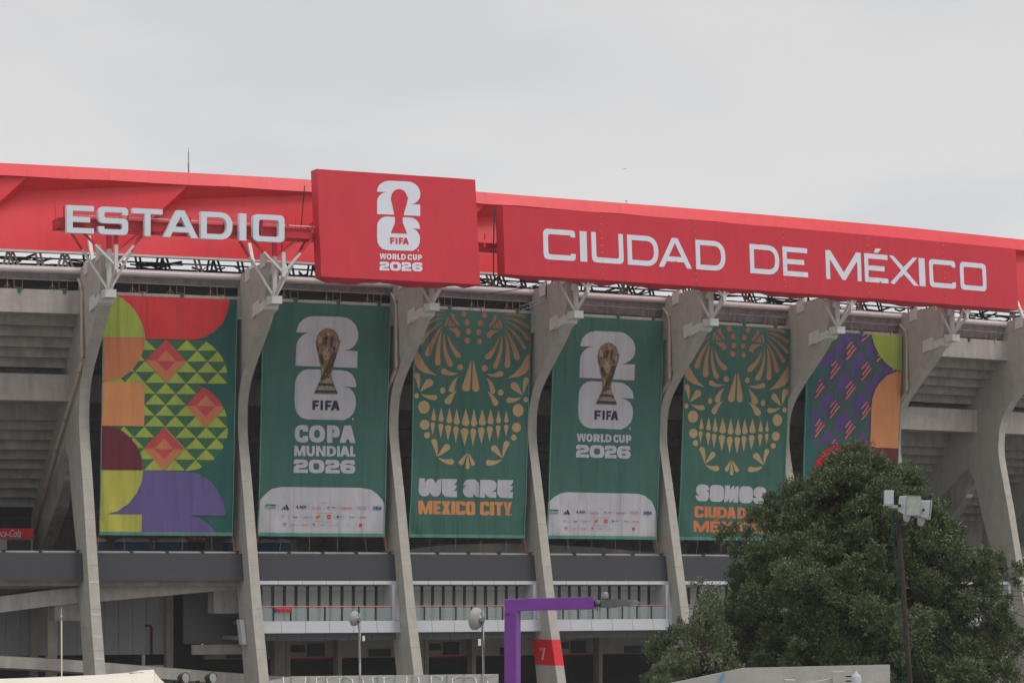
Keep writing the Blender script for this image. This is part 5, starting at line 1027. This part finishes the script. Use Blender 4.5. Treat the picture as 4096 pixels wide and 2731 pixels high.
# lighting truss hanging over the second skull-side bay, with its chains
t = thing('hanging_truss', 'short silver lattice truss hanging on black chains between two ribs', 'truss', W(2.86, 2.2, 26.9))
a, b = W(2.74, 2.4, 26.35), W(2.98, 2.9, 27.25); mb = MB()
for dz, dy in ((.14, 0), (-.14, .12), (-.14, -.12)): mb.tube([a + Vector((0, dy, dz)), b + Vector((0, dy, dz))], .022, 5)
for i in range(9): p, q = a.lerp(b, i / 9), a.lerp(b, (i + 1) / 9); mb.tube([p + Vector((0, -.12, -.14)), p + Vector((0, 0, .14)), q + Vector((0, -.12, -.14))], .014, 4)
mb.build('truss_frame', 'galv', t)
for f, hh in ((.72, 1.1), (.88, 1.4), (.98, 1.4)):
    p = a.lerp(b, f); mb = MB(); mb.tube([p + Vector((0, 0, .1)), p + Vector((.04, 0, hh))], .025, 4); mb.build('chain', 'black', t)
mb = MB(); mb.tube([W(2.1, 3, 27.2), W(2.4, 3, 27.0), W(2.75, 3, 27.6), W(2.9, 3, 28.1)], .03, 5); tag(mb.build('lifting_strap', 'navy_steel'), 'dark blue strap slung under the square sign to the rib', 'strap')

# ------------------------------------------------------------------ things in front of the stadium
def at(x, y, Y): return Vector(((x - CX) * Y / FPX, Y, CAMZ + (HZ - y) * Y / FPX))
# purple lamp post
Y0 = 64.0; tl = at(2016, 2396, Y0); s_ = .26
t = thing('lamp_post', 'square purple lamp post with a horizontal arm and flat grey lamp', 'lamp post', (tl.x + .15, Y0, 0))
a0 = math.radians(-24); ux, uy = Vector((math.cos(a0), math.sin(a0), 0)), Vector((-math.sin(a0), math.cos(a0), 0))
def post(c, w_, h0, h1, d=None):
    d = d or w_; mb = MB(); mb.hexa([c + ux * sx_ * w_ / 2 + uy * sy_ * d / 2 + Vector((0, 0, z - c.z)) for z in (h0, h1) for sx_, sy_ in ((-1, -1), (1, -1), (1, 1), (-1, 1))]); return mb
pc = Vector((tl.x + .19, Y0 + .1, 0))
post(pc, .29, 0, 8.42, .27).build('pole', 'purple_paint', t, bevel=.02)
zt_ = 8.70; arm0 = pc + Vector((-.175, .0, 0)); armE = at(2371, 2400, Y0 + .1)
mb = MB(); mb.hexa([Vector((arm0.x, Y0 - .04, 8.36)), Vector((arm0.x + .38, Y0 - .04, 8.43)), Vector((arm0.x + .38, Y0 + .24, 8.43)), Vector((arm0.x, Y0 + .24, 8.36)), Vector((arm0.x, Y0 - .04, zt_)), Vector((arm0.x + .38, Y0 - .04, zt_ + .01)), Vector((arm0.x + .38, Y0 + .24, zt_ + .01)), Vector((arm0.x, Y0 + .24, zt_))])
mb.build('elbow', 'purple_paint', t, bevel=.015)
mb = MB(); x0, x1 = arm0.x + .37, armE.x
mb.hexa([(x0, Y0 - .03, 8.435), (x1, Y0 - .03, 8.485), (x1 + .1, Y0 + .24, 8.47), (x0, Y0 + .24, 8.435), (x0, Y0 - .03, zt_ + .01), (x1, Y0 - .03, zt_ + .055), (x1 + .1, Y0 + .24, zt_ + .02), (x0, Y0 + .24, zt_ + .01)])
mb.build('arm', 'purple_paint', t, bevel=.012)
mb = MB(); zc = 8.60; p = lambda x: (x - CX) * Y0 / FPX
mb.tube([(x1 + .02, Y0 + .1, zc), (p(2408), Y0 + .1, zc)], .075, 12); mb.build('arm_sleeve', 'lamp_grey', t, smooth=True)
mb = MB(); xs = [p(2404), p(2458), p(2475), p(2530), p(2555), p(2571)]; tp = [zc + .06, zc + .11, zc + .10, zc + .085, zc + .05, zc - .0]; bt = [zc - .1, zc - .1, zc - .07, zc - .0, zc + .0, zc - .015]; wd = [.1, .16, .17, .15, .1, .05]
vs = []
for x, a, b, w_ in zip(xs, tp, bt, wd): vs += [(x, Y0 + .1 - w_, b), (x, Y0 + .1 + w_, b), (x, Y0 + .1 + w_ * .8, a), (x, Y0 + .1 - w_ * .8, a)]
mb.add(vs, [(i * 4 + j, i * 4 + (j + 1) % 4, i * 4 + 4 + (j + 1) % 4, i * 4 + 4 + j) for i in range(5) for j in range(4)] + [(0, 1, 2, 3), (20, 21, 22, 23)])
hd = mb.build('lamp_head', 'lamp_grey', t)
mb = MB(); mb.hexa([(p(2478), Y0 - .02, zc - .075), (p(2545), Y0 - .0, zc - .03), (p(2545), Y0 + .2, zc - .03), (p(2478), Y0 + .22, zc - .075), (p(2478), Y0 - .02, zc - .055), (p(2545), Y0, zc - .0), (p(2545), Y0 + .2, zc - .0), (p(2478), Y0 + .22, zc - .055)]); mb.build('lens', 'lamp_lens', hd)
mb = MB(); mb.lathe([(.0, .155), (.06, .15), (.075, .12), (.08, .04), (.085, .0), (.05, -.02)], (p(2421), Y0 + .1, zc + .1), (0, 0, 1), 16); mb.build('light_sensor', 'galv', hd, smooth=True)
for x in (2390, 2400): mb = MB(); mb.tube([(p(x), Y0 + .1, zc - .07), (p(x), Y0 + .1, zc - .17)], .008, 5); mb.build('wire_end', 'black', hd)

# two dish antennas on masts
def dish(label, cx_, cy_, R_, Yd, mastx, ytop, small):
    c = at(cx_, cy_, Yd); mx_ = at(mastx, cy_, Yd).x
    t = thing('dish_antenna', label, 'antenna', (mx_, Yd, 0), 'dish antennas on thin masts')
    mb = MB(); mb.tube([(mx_ + .05 * Yd / 77, Yd, 0), (mx_, Yd, at(0, ytop, Yd).z)], .022 * Yd / 77 * 1.4, 8); mast = mb.build('mast', 'galv', t, smooth=True)
    ax = Vector((-.84, .53, .1)).normalized()      # the dish looks away; its back is seen
    mb = MB(); mb.lathe([(R_ * 1.0, .62 * R_), (R_ * 1.03, .60 * R_), (R_ * .98, .34 * R_), (R_ * .8, .12 * R_), (R_ * .5, -.02 * R_), (R_ * .3, -.06 * R_), (R_ * .3, -.1 * R_), (0, -.12 * R_)], c, ax, 28); mb.build('reflector', 'antenna', t, smooth=True)
    mb = MB(); mb.lathe([(0, .62 * R_), (R_ * .5, .62 * R_), (R_ * 1.02, .6 * R_)], c, ax, 28); mb.build('radome', 'white_plastic', t, smooth=True)
    h = c - ax * R_ * .12; mb = MB(); mb.lathe([(R_ * .34, .04), (R_ * .34, 0), (R_ * .25, -.03)], h, ax, 20); mb.build('hub_ring', 'galv', t)
    mb = MB(); mb.bar(h, (mx_, Yd, c.z), .06); mb.box((mx_, Yd, c.z), (.11, .11, .14)); mb.build('mount_bracket', 'galv', t)
    s = 1 if small else -1; bz = at(0, cy_ + (78 if small else 92), Yd).z
    mb = MB(); mb.box((mx_ + s * .1 * Yd / 77 * (1.1 if small else .9), Yd, bz), (.09, .07, .19 if small else .2)); mb.build('radio_unit', 'cream', t, bevel=.01)
    mb = MB(); q = [(mx_ - .03, Yd - .04, c.z), (mx_ - .06, Yd - .05, c.z - .2), (mx_ - .01, Yd - .05, c.z - .45), (mx_ + .03, Yd - .04, c.z - .9), (mx_ + .02, Yd - .04, c.z - 1.6)]; mb.tube(q, .01, 5); mb.build('cable', 'black', t)
    return t
dish('smaller grey dish antenna on a thin mast in front of the left white balcony', 1430, 2474, .27, 105, 1438, 2452, True)
dish('bigger grey dish antenna on a mast just left of the purple lamp post', 1921, 2476, .33, 85, 1932, 2440, False)
# lightning rod at the left
Yr = 118; mb = MB(); x = at(246, 0, Yr).x
t = thing('lightning_rod', 'thin white lightning rod with a ball near its tip, behind the white tent', 'rod', (x, Yr, 0))
mb.tube([(x + .03, Yr, 0), (x, Yr, at(0, 2480, Yr).z)], .03, 8); mb.build('rod', 'cream', t)
mb = MB(); mb.tube([(x, Yr, at(0, 2480, Yr).z), (x - .01, Yr, at(0, 2430, Yr).z)], [.035, .006], 8); mb.lathe([(0, .05), (.05, .02), (.05, -.02), (0, -.05)], (x, Yr, at(0, 2463, Yr).z), (0, 0, 1), 12); mb.build('tip', 'white_plastic', t, smooth=True)

# white marquee
Yt = 92; t = thing('marquee', 'white tent roof with a peaked right end, bottom left corner', 'tent', at(300, 2731, Yt) * 1.0)
t.location.z = 0
def P_(x, y, dy=0): v = at(x, y, Yt + dy); return v
prof = [(-400, 2718, 2760), (0, 2713, 2760), (200, 2706, 2760), (400, 2697, 2760), (520, 2688, 2760), (560, 2680, 2760), (615, 2676, 2760), (622, 2690, 2762), (640, 2712, 2764), (668, 2738, 2768)]
mb = MB(); vs = []
for x, y, yb in prof: vs += [P_(x, yb + 60, -5), P_(x, yb, -4.2), P_(x, y, 0), P_(x, y + 14, 5)]
mb.add(vs, [(i * 4 + j, i * 4 + 4 + j, i * 4 + 5 + j, i * 4 + 1 + j) for i in range(len(prof) - 1) for j in range(3)]); mb.build('roof_cloth', 'tent', t, smooth=False)
mb = MB(); x0, x1 = P_(-400, 0).x, P_(668, 0).x
mb.hexa([(x0, Yt - 5, 0), (x1, Yt - 5, 0), (x1, Yt + 5, 0), (x0, Yt + 5, 0), (x0, Yt - 5, 4.9), (x1, Yt - 5, 4.9), (x1, Yt + 5, 4.9), (x0, Yt + 5, 4.9)]); mb.build('side_wall', 'tent', t)
mb = MB(); mb.tube([P_(520, 2693, -.3), P_(570, 2690, -.5), P_(583, 2693, -.5)], .03, 5); mb.build('ridge_tie', 'lamp_grey', t)

# two round spotlights
for x, lab in ((737, 'left round black spotlight on its stand beside the tent peak'), (846, 'right round black spotlight on its stand beside the tent peak')):
    Ys = 80; c = at(x, 2710, Ys); t = thing('spotlight', lab, 'spotlight', (c.x, Ys, 0), 'round spotlights by the tent')
    ax = Vector((.75, -.62, .1)).normalized()
    mb = MB(); mb.lathe([(0, -.2), (.1, -.19), (.14, -.1), (.15, .03), (.165, .06), (.15, .08)], c, ax, 20); mb.build('housing', 'black', t, smooth=True)
    mb = MB(); mb.lathe([(0, .07), (.15, .06)], c, ax, 20); mb.build('lens', 'antenna', t)
    mb = MB(); mb.tube([c + Vector((-.15, 0, 0)), c + Vector((-.14, 0, -.22)), c + Vector((0, 0, -.27)), c + Vector((0, 0, -6.4))], .02, 6); mb.build('stand', 'black', t)
c = at(790, 2727, 80); mb = MB(); mb.box(c, (.12, .1, .1)); mb.tube([c, (c.x, c.y, 0)], .02, 5); tag(mb.build('sensor_box', 'black'), 'tiny black sensor box on a post between the two spotlights', 'sensor')

# patterned mesh screen, metres deep in front of the ground storey
Yf = 112; xl, xr_ = at(1065, 0, Yf).x, at(1995, 0, Yf).x; zt_ = at(0, 2703, Yf).z
t = thing('screen_fence', 'pale mesh fence printed with a white cracked-stone net pattern', 'fence', ((xl + xr_) / 2, Yf, 0))
zl = lambda x: (at(0, 2731, Yf).z if x < xl + .1 else zt_ + (x - xl - 1.0) * .011)
npn = 12; xs = [xl + .98 + (xr_ - xl - .98) * i / npn for i in range(npn + 1)]
mb = MB(); mb.hexa([(xl, Yf, 0), (xs[0], Yf, 0), (xs[0], Yf + .05, 0), (xl, Yf + .05, 0), (xl, Yf, zt_ - .2), (xs[0], Yf, zl(xs[0])), (xs[0], Yf + .05, zl(xs[0])), (xl, Yf + .05, zt_ - .2)]); mb.build('mesh_panel', 'screen_mesh', t)
for a, b in zip(xs[:-1], xs[1:]):
    mb = MB(); mb.hexa([(a + .01, Yf, 0), (b - .01, Yf, 0), (b - .01, Yf + .05, 0), (a + .01, Yf + .05, 0), (a + .01, Yf, zl(a)), (b - .01, Yf, zl(b)), (b - .01, Yf + .05, zl(b)), (a + .01, Yf + .05, zl(a))]); mb.build('mesh_panel', 'screen_mesh', t)
    mb = MB(); mb.tube([(a, Yf - .02, 0), (a, Yf - .02, zl(a) - .03)], .025, 5); mb.build('fence_post', 'antenna', t)
# the printed net: relaxed cell edges
rr = random.Random(5); cw, chh = .44, .36; cols = int((xr_ - xl) / cw) + 2
def jit(i, j): r2 = random.Random(i * 131 + j * 17); return (xl - .2 + (i + (.5 if j % 2 else 0)) * cw + r2.uniform(-.09, .09), zt_ + .16 - j * chh + r2.uniform(-.07, .07))
net = MB()
for j in range(0, 9):
    for i in range(cols):
        c0 = jit(i, j); o2 = [(i + 1, j), (i + (1 if j % 2 else 0), j + 1), (i + (0 if j % 2 else -1), j + 1)]
        for q in o2:
            a_, b_ = c0, jit(*q); mid = ((a_[0] + b_[0]) / 2, (a_[1] + b_[1]) / 2); d = Vector((b_[0] - a_[0], 0, b_[1] - a_[1])); pn = Vector((-d.z, 0, d.x)).normalized()
            m0, m1 = Vector((mid[0], Yf - .008, mid[1])) + pn * .16, Vector((mid[0], Yf - .008, mid[1])) - pn * .16
            if all(xl + .1 < m.x < xr_ - .05 and .1 < m.z < zl(max(m.x, xl + .98)) - .01 for m in (m0, m1)): net.bar(m0, m0.lerp(m1, .5) + Vector((.02, 0, .02)), .045, .008); net.bar(m0.lerp(m1, .5) + Vector((.02, 0, .02)), m1, .045, .008)
net.build('printed_net', 'screen_line', t)

# rendered wall and odds and ends at the bottom right
Yw = 60; t = thing('parapet_wall', 'plain grey rendered wall with sloping left end, below the tree', 'wall', at(3100, 2731, Yw) * 1.0); t.location.z = 0
tp = [(2560, 2760), (2600, 2744), (2700, 2727), (2975, 2670), (3560, 2657)]
mb = MB(); vs = []
for x, y in tp: a = at(x, y, Yw); vs += [(a.x, Yw, 0), (a.x, Yw, a.z), (a.x, Yw + .12, a.z + .0), (a.x, Yw + .12, 0)]
mb.add(vs, [(i * 4 + j, i * 4 + 4 + j, i * 4 + 4 + (j + 1) % 4, i * 4 + (j + 1) % 4) for i in range(len(tp) - 1) for j in range(4)] + [(0, 1, 2, 3), (16, 17, 18, 19)]); mb.build('wall_face', 'stucco', t)
a, b = at(2894, 2689, Yw - .05), at(2880, 2740, Yw - .05); mb = MB(); mb.tube([a, b], .022, 6); tag(mb.build('blue_rope', 'blue_cord'), 'bright blue rope hanging down the sloping grey wall', 'rope')
Yq = 52; c = at(3150, 2731, Yq); mb = MB(); a, b = at(3140, 2717, Yq), at(3184, 2717, Yq); mb.hexa([(a.x, Yq, 0), (b.x, Yq, 0), (b.x, Yq + .3, 0), (a.x, Yq + .3, 0), (a.x, Yq, a.z), (b.x, Yq, a.z), (b.x, Yq + .3, a.z), (a.x, Yq + .3, a.z)]); tag(mb.build('cable_box', 'stucco', bevel=.01), 'low grey box in front of the grey wall, left of the concrete stub', 'box')
a, b = at(3331, 2684, Yq), at(3381, 2684, Yq); mb = MB(); mb.hexa([(a.x, Yq, 0), (b.x, Yq, 0), (b.x, Yq + .25, 0), (a.x, Yq + .25, 0), (a.x, Yq, a.z), (b.x, Yq, a.z), (b.x, Yq + .25, a.z), (a.x, Yq + .25, a.z)])
l0 = at(3228, 2731, Yq); mb.hexa([(l0.x, Yq + .05, 0), (a.x, Yq + .05, 0), (a.x, Yq + .2, 0), (l0.x, Yq + .2, 0), (l0.x, Yq + .05, l0.z), (a.x, Yq + .05, at(0, 2711, Yq).z), (a.x, Yq + .2, at(0, 2711, Yq).z), (l0.x, Yq + .2, l0.z)])
tag(mb.build('concrete_stub', 'concrete', bevel=.008), 'square concrete stub with a sloping ledge in front of the grey wall', 'post')
t = thing('insulator_post', 'white rounded cap on a post beside the concrete stub with dark bars', 'post', (at(3425, 0, Yq).x, Yq, 0)); c = at(3425, 2710, Yq)
mb = MB(); mb.lathe([(0, .13), (.02, .12), (.03, .08), (.075, .05), (.09, 0), (.09, -.2), (.08, -7.2)], c, (0, 0, 1), 16); mb.build('cap', 'white_plastic', t, smooth=True)
for y in (2704, 2722): mb = MB(); a, b = at(3382, y, Yq + .1), at(3410, y, Yq + .1); mb.tube([a, b], .014, 6); mb.build('bar', 'black', t)

# floodlight mast
Yp = 70; a, b = at(3592, 2080, Yp), at(3640, 2731, Yp)
d = (a - b) / (a.z - b.z); foot = b - d * b.z
t = thing('floodlight_mast', 'leaning dark wooden pole with two white floodlights and a white antenna box', 'floodlight', foot)
mb = MB(); mb.tube([foot, foot.lerp(a, .5), a], [.08, .07, .062], 14); mb.build('pole', 'wood_pole', t, smooth=True)
mb = MB(); c = at(3565, 2052, Yp); mb.tube([at(3572, 2048, Yp), at(3572, 2062, Yp), a + Vector((0, 0, -.05))], .05, 8); mb.tube([a, at(3625, 2072, Yp - .1), at(3645, 2072, Yp)], .03, 6); mb.build('cross_bracket', 'dark_metal', t)
mb = MB(); c = at(3555, 1988, Yp); mb.box(c, (.225, .14, .34)); mb.build('antenna_box', 'white_plastic', t, bevel=.015)
mb = MB(); c = at(3555, 2019, Yp); mb.lathe([(0, .012), (.14, .01), (.145, 0), (.13, -.02), (0, -.025)], c, (0, 0, 1), 20); mb.build('antenna_plate', 'white_plastic', t)
def flood(cx_, cy_, ry, fwd, label_):
    c = at(cx_, cy_, Yp + fwd); R3 = Matrix.Rotation(math.radians(ry), 4, 'Z') @ Matrix.Rotation(math.radians(6), 4, 'X')
    def place(mb): mb.v = [tuple(c + (R3 @ Vector(v))) for v in mb.v]; return mb
    # local: glass faces -Y
    mb = MB(); r0, r1 = (.235, .235), (.165, .17)
    mb.hexa([(-r0[0], -.08, -r0[1]), (r0[0], -.08, -r0[1]), (r1[0], .24, -r1[1]), (-r1[0], .24, -r1[1]), (-r0[0], -.08, r0[1]), (r0[0], -.08, r0[1]), (r1[0], .24, r1[1] + .03), (-r1[0], .24, r1[1] + .03)])
    h = place(mb).build('floodlight_housing', 'white_plastic', t, bevel=.03)
    mb = MB(); mb.hexa([(-.245, -.115, -.245), (.245, -.115, -.245), (.245, -.08, -.245), (-.245, -.08, -.245), (-.245, -.115, .245), (.245, -.115, .245), (.245, -.08, .245), (-.245, -.08, .245)]); place(mb).build('front_rim', 'antenna', h, bevel=.006)
    mb = MB(); mb.hexa([(-.222, -.121, -.222), (.222, -.121, -.222), (.222, -.117, -.222), (-.222, -.117, -.222), (-.222, -.121, .222), (.222, -.121, .222), (.222, -.117, .222), (-.222, -.117, .222)]); place(mb).build('front_glass', 'float_glass', h)
    mb = MB(); mb.lathe([(.1, 0), (.085, -.12), (.06, -.2), (0, -.205)], (0, .08, -.2), (0, 0, 1), 14); place(mb).build('ballast_cone', 'white_plastic', h, smooth=True)
    mb = MB(); mb.bar((-.25, .08, -.02), (-.25, .45, -.08), .03, .05); mb.bar((.25, .08, -.02), (.25, .45, -.08), .03, .05); mb.bar((-.27, .45, -.08), (.27, .45, -.08), .04, .05); place(mb).build('yoke', 'white_plastic', h)
    mb = MB(); mb.lathe([(0, .05), (.035, .045), (.035, 0)], (-.26, .08, -.02), (-1, 0, 0), 10); place(mb).build('pivot', 'black', h)
    for dx in range(7):
        mb = MB(); x = -.21 + dx * .07; mb.hexa([(x - .012, -.125, .225), (x + .012, -.125, .225), (x + .012, -.07, .225), (x - .012, -.07, .225), (x - .012, -.125, .252), (x + .012, -.125, .252), (x + .012, -.07, .252), (x - .012, -.07, .252)]); place(mb).build('rim_clip', 'lamp_grey', h)
flood(3640, 2020, 38, -.2, '')
flood(3702, 2038, 88, .15, '')
mb = MB(); g = []
for i in range(12): q = a.lerp(b, i / 11) + Vector((-.12 - .02 * math.sin(i * 1.3), -.06, 0)); g.append(q)
mb.tube(g, .006, 5); mb.tube([p_ + Vector((-.04, 0, 0)) for p_ in g], .005, 5)
for i in range(5): mb.tube([a + Vector((-.14 + .05 * math.cos(x * .8 + i), -.12, -.1 - .07 * i + .05 * math.sin(x * .8 + i))) for x in range(9)], .007, 4)
mb.build('green_cord', 'green_cord', t)
bird = MB(); c = at(2500, 675, 230); bird.add([c + Vector(v) for v in ((-.2, 0, .02), (0, -.05, 0), (.2, 0, .05), (0, .08, -.03), (0, 0, -.06))], [(0, 1, 3), (1, 2, 3), (1, 4, 3)]); tag(bird.build('bird', 'black'), 'tiny dark bird flying in the grey sky above the long sign', 'bird')
# ------------------------------------------------------------------ trees
def leaf_mat(name, c0, c1, c2):
    m = bpy.data.materials.new(name); m.use_nodes = True; t = m.node_tree; b = t.nodes['Principled BSDF']; n = t.nodes.new; l = t.links.new
    b.inputs['Roughness'].default_value = .42; b.inputs['Specular IOR Level'].default_value = .5
    gi = n('ShaderNodeNewGeometry'); r = n('ShaderNodeValToRGB'); r.color_ramp.elements[0].color = c0; r.color_ramp.elements[1].color = c2
    e = r.color_ramp.elements.new(.55); e.color = c1
    tcn = n('ShaderNodeTexCoord'); nz = n('ShaderNodeTexNoise'); nz.inputs['Scale'].default_value = .9; nz.inputs['Detail'].default_value = 3; l(tcn.outputs['Object'], nz.inputs['Vector'])
    ad = n('ShaderNodeMath'); ad.operation = 'ADD'; l(gi.outputs['Random Per Island'], ad.inputs[0]); l(nz.outputs['Fac'], ad.inputs[1])
    mu = n('ShaderNodeMath'); mu.operation = 'MULTIPLY'; mu.inputs[1].default_value = .5; l(ad.outputs[0], mu.inputs[0]); l(mu.outputs[0], r.inputs['Fac']); l(r.outputs['Color'], b.inputs['Base Color'])
    tr = n('ShaderNodeBsdfTranslucent'); l(r.outputs['Color'], tr.inputs['Color']); ms = n('ShaderNodeMixShader'); ms.inputs[0].default_value = .22
    o = t.nodes['Material Output']; l(b.outputs[0], ms.inputs[1]); l(tr.outputs[0], ms.inputs[2]); l(ms.outputs[0], o.inputs['Surface']); MATS[name] = m
leaf_mat('leaf_dark', (.034, .054, .020, 1), (.080, .115, .040, 1), (.155, .20, .08, 1))
leaf_mat('leaf_pale', (.06, .085, .04, 1), (.12, .15, .07, 1), (.20, .23, .12, 1))
mat('leaf_red', (.30, .03, .02, 1), .5)
def leaves_mesh(name, cen, nrm, dirv, size, m_, parent, aspect=.42):
    n = len(cen); side = np.cross(nrm, dirv); side /= np.linalg.norm(side, axis=1)[:, None] + 1e-9
    L_ = size[:, None] * dirv; S_ = size[:, None] * aspect * side; U_ = size[:, None] * .12 * nrm
    v = np.stack([cen, cen + L_ * .5 + S_ * .5 + U_, cen + L_, cen + L_ * .5 - S_ * .5 + U_], 1).reshape(-1, 3)
    idx = np.arange(n) * 4; f = np.stack([idx, idx + 1, idx + 2, idx, idx + 2, idx + 3], 1).reshape(-1)
    me = bpy.data.meshes.new(name); me.vertices.add(len(v)); me.vertices.foreach_set('co', v.reshape(-1).astype(np.float32))
    me.loops.add(len(f)); me.loops.foreach_set('vertex_index', f.astype(np.int32)); me.polygons.add(n * 2); me.polygons.foreach_set('loop_start', (np.arange(n * 2) * 3).astype(np.int32)); me.polygons.foreach_set('loop_total', np.full(n * 2, 3, np.int32))
    me.update(calc_edges=True); me.materials.append(MATS[m_]); return put(name, me, parent)
def tree(label, base, zprof, clumps, per, lsize, lm, seed, lean=0.0, droop=0.0, cr=(.45, .95)):
    """zprof: (height, radius) of the crown, centre follows lean"""
    R_ = np.random.default_rng(seed); t = thing('leafy_tree', label, 'tree', base)
    B = np.array(base); H = zprof[-1][0]; z0 = zprof[0][0]
    cs = []
    tries = 0
    while len(cs) < clumps and tries < 60000:
        tries += 1; z = R_.uniform(z0, H); r = np.interp(z, [p[0] for p in zprof], [p[1] for p in zprof])
        if R_.uniform() > (r / max(p[1] for p in zprof)) ** .75 + .12: continue
        a = R_.uniform(0, 2 * math.pi); q = math.sqrt(R_.uniform(.05, 1)) if R_.uniform() < .75 else R_.uniform(.85, 1.1)
        lump = 1 + .15 * math.sin(3 * a + z * 1.1 + seed) + .12 * math.sin(5 * a - z * 2.1)
        c = np.array([B[0] + lean * z + r * q * lump * math.cos(a), B[1] + r * q * lump * math.sin(a), z + R_.normal(0, .1)])
        s = R_.uniform(*cr) * (.62 if q > .88 else 1)
        if any(np.linalg.norm(c - o[0]) < .42 * (s + o[1]) for o in cs): continue
        cs.append((c, s))
    for _ in range(90 if H > 12 else 0):       # fuller top
        z = R_.uniform(H * .72, H * .95); r = np.interp(z, [p[0] for p in zprof], [p[1] for p in zprof]) * .8; a = R_.uniform(0, 2 * math.pi); q = math.sqrt(R_.uniform(0, 1))
        cs.append((np.array([B[0] + lean * z + r * q * math.cos(a), B[1] + r * q * math.sin(a), z]), R_.uniform(.4, .65)))
    # trunk and limbs
    mb = MB(); tr = [Vector((B[0] + lean * z, B[1], z)) for z in (0, z0 * .6, z0 + .5, (z0 + H) * .5, H * .8)]
    mb.tube(tr, [.26, .22, .2, .13, .04], 10); mb.build('trunk', 'bark', t, smooth=True)
    lim = MB(); twig = MB()
    heads = []
    for i in range(26):
        z = R_.uniform(z0 * .7, H * .72); a = i * 2.4; r = np.interp(z + 1.5, [p[0] for p in zprof], [p[1] for p in zprof]) * .62
        p0 = Vector((B[0] + lean * z, B[1], z)); p2 = Vector((p0.x + r * math.cos(a), p0.y + r * math.sin(a), min(z + r * .75 + .5, H * .93))); p1 = p0.lerp(p2, .5) + Vector((0, 0, -.25))
        lm_ = MB(); lm_.tube([p0, p1, p2], [.09, .06, .025], 6); lm_.build('limb', 'bark', t, smooth=True); heads += [p1, p2, p0.lerp(p2, .75)]
    hv = np.array([tuple(h) for h in heads])
    for c, s in cs:
        j = np.argmin(np.linalg.norm(hv - c, axis=1)); p = Vector(hv[j]); e = Vector(c); twig.tube([p, p.lerp(e, .5) + Vector((0, 0, -.08)), e], [.018, .012, .006], 4)
    tag(twig.build('twigs', 'bark', t), kind='stuff')
    C_, N_, D_, S_ = [], [], [], []
    for c, s in cs:
        nsp = int(per * s * s / 10); out_ = c - np.array([B[0] + lean * c[2], B[1], c[2] - 1.0]); out_ /= np.linalg.norm(out_) + 1e-6
        for _ in range(nsp):           # sprays: short shoots carrying leaves
            d = R_.normal(0, 1, 3); d /= np.linalg.norm(d); d = d + out_ * .55 + np.array([0, 0, .45 - droop]); d /= np.linalg.norm(d)
            st = c + d * s * R_.uniform(.15, .62) * np.array([1, 1, .85]); ln = s * R_.uniform(.3, .6)
            k = 10; tt = R_.uniform(0, 1, k)[:, None]; p = st + d * ln * tt + np.array([0, 0, -droop * .3]) * tt ** 2 + R_.normal(0, .035, (k, 3))
            ld = d + R_.normal(0, .75, (k, 3)) + np.array([0, 0, .1 - droop]); ld /= np.linalg.norm(ld, axis=1)[:, None]
            nn = R_.normal(0, .6, (k, 3)) + np.array([0, 0, .9]) + out_ * .4; nn -= ld * np.sum(nn * ld, 1)[:, None]; nn /= np.linalg.norm(nn, axis=1)[:, None] + 1e-6
            C_.append(p); N_.append(nn); D_.append(ld); S_.append(R_.uniform(.7, 1.3, k) * lsize)
    C_, N_, D_, S_ = map(np.concatenate, (C_, N_, D_, S_))
    tag(leaves_mesh('crown', C_, N_, D_, S_, lm, t), kind='stuff'); print(label[:20], 'clumps', len(cs), 'leaves', len(C_))
    return t, cs
T_ = at(3438, 2731, 104); bx_ = (T_.x, 104.0, 0)
tr1, cs = tree('big dense dark green tree with a broad pointed crown in front of the right banners', bx_, [(3.6, 6.0), (5.0, 6.6), (6.6, 6.5), (7.5, 6.1), (8.5, 5.35), (10.3, 4.2), (11.4, 3.3), (12.4, 2.3), (13.0, 1.4), (13.5, .6), (13.8, .15)], 600, 2600, .11, 'leaf_dark', 11, lean=.002)
T2 = at(2815, 2731, 97)
tree('smaller pale olive tree with drooping leaves at the left foot of the big tree', (T2.x, 97.0, 0), [(4.6, 1.4), (5.6, 1.7), (6.6, 1.35), (7.6, .9), (8.6, .55), (9.2, .2)], 60, 1900, .11, 'leaf_pale', 4, droop=.75, cr=(.3, .55))
T3 = at(2690, 2731, 96)
tree('low bushy green tree at the far left foot of the big tree', (T3.x, 96.0, 0), [(4.4, .9), (5.3, .8), (6.1, .55), (6.5, .2)], 26, 2000, .10, 'leaf_pale', 9, droop=.1, cr=(.3, .5))

# ------------------------------------------------------------------ thin overcast haze
mb = MB(); mb.hexa([(-420, -12, -1), (420, -12, -1), (420, 420, -1), (-420, 420, -1), (-420, -12, 48), (420, -12, 48), (420, 420, 48), (-420, 420, 48)])
hz_m = bpy.data.materials.new('haze'); hz_m.use_nodes = True; t_ = hz_m.node_tree; t_.nodes.clear(); o_ = t_.nodes.new('ShaderNodeOutputMaterial'); v_ = t_.nodes.new('ShaderNodeVolumePrincipled')
v_.inputs['Color'].default_value = (.95, .93, .95, 1); v_.inputs['Density'].default_value = .00016; t_.links.new(v_.outputs[0], o_.inputs['Volume']); MATS['haze'] = hz_m
tag(mb.build('haze', 'haze'), kind='stuff')
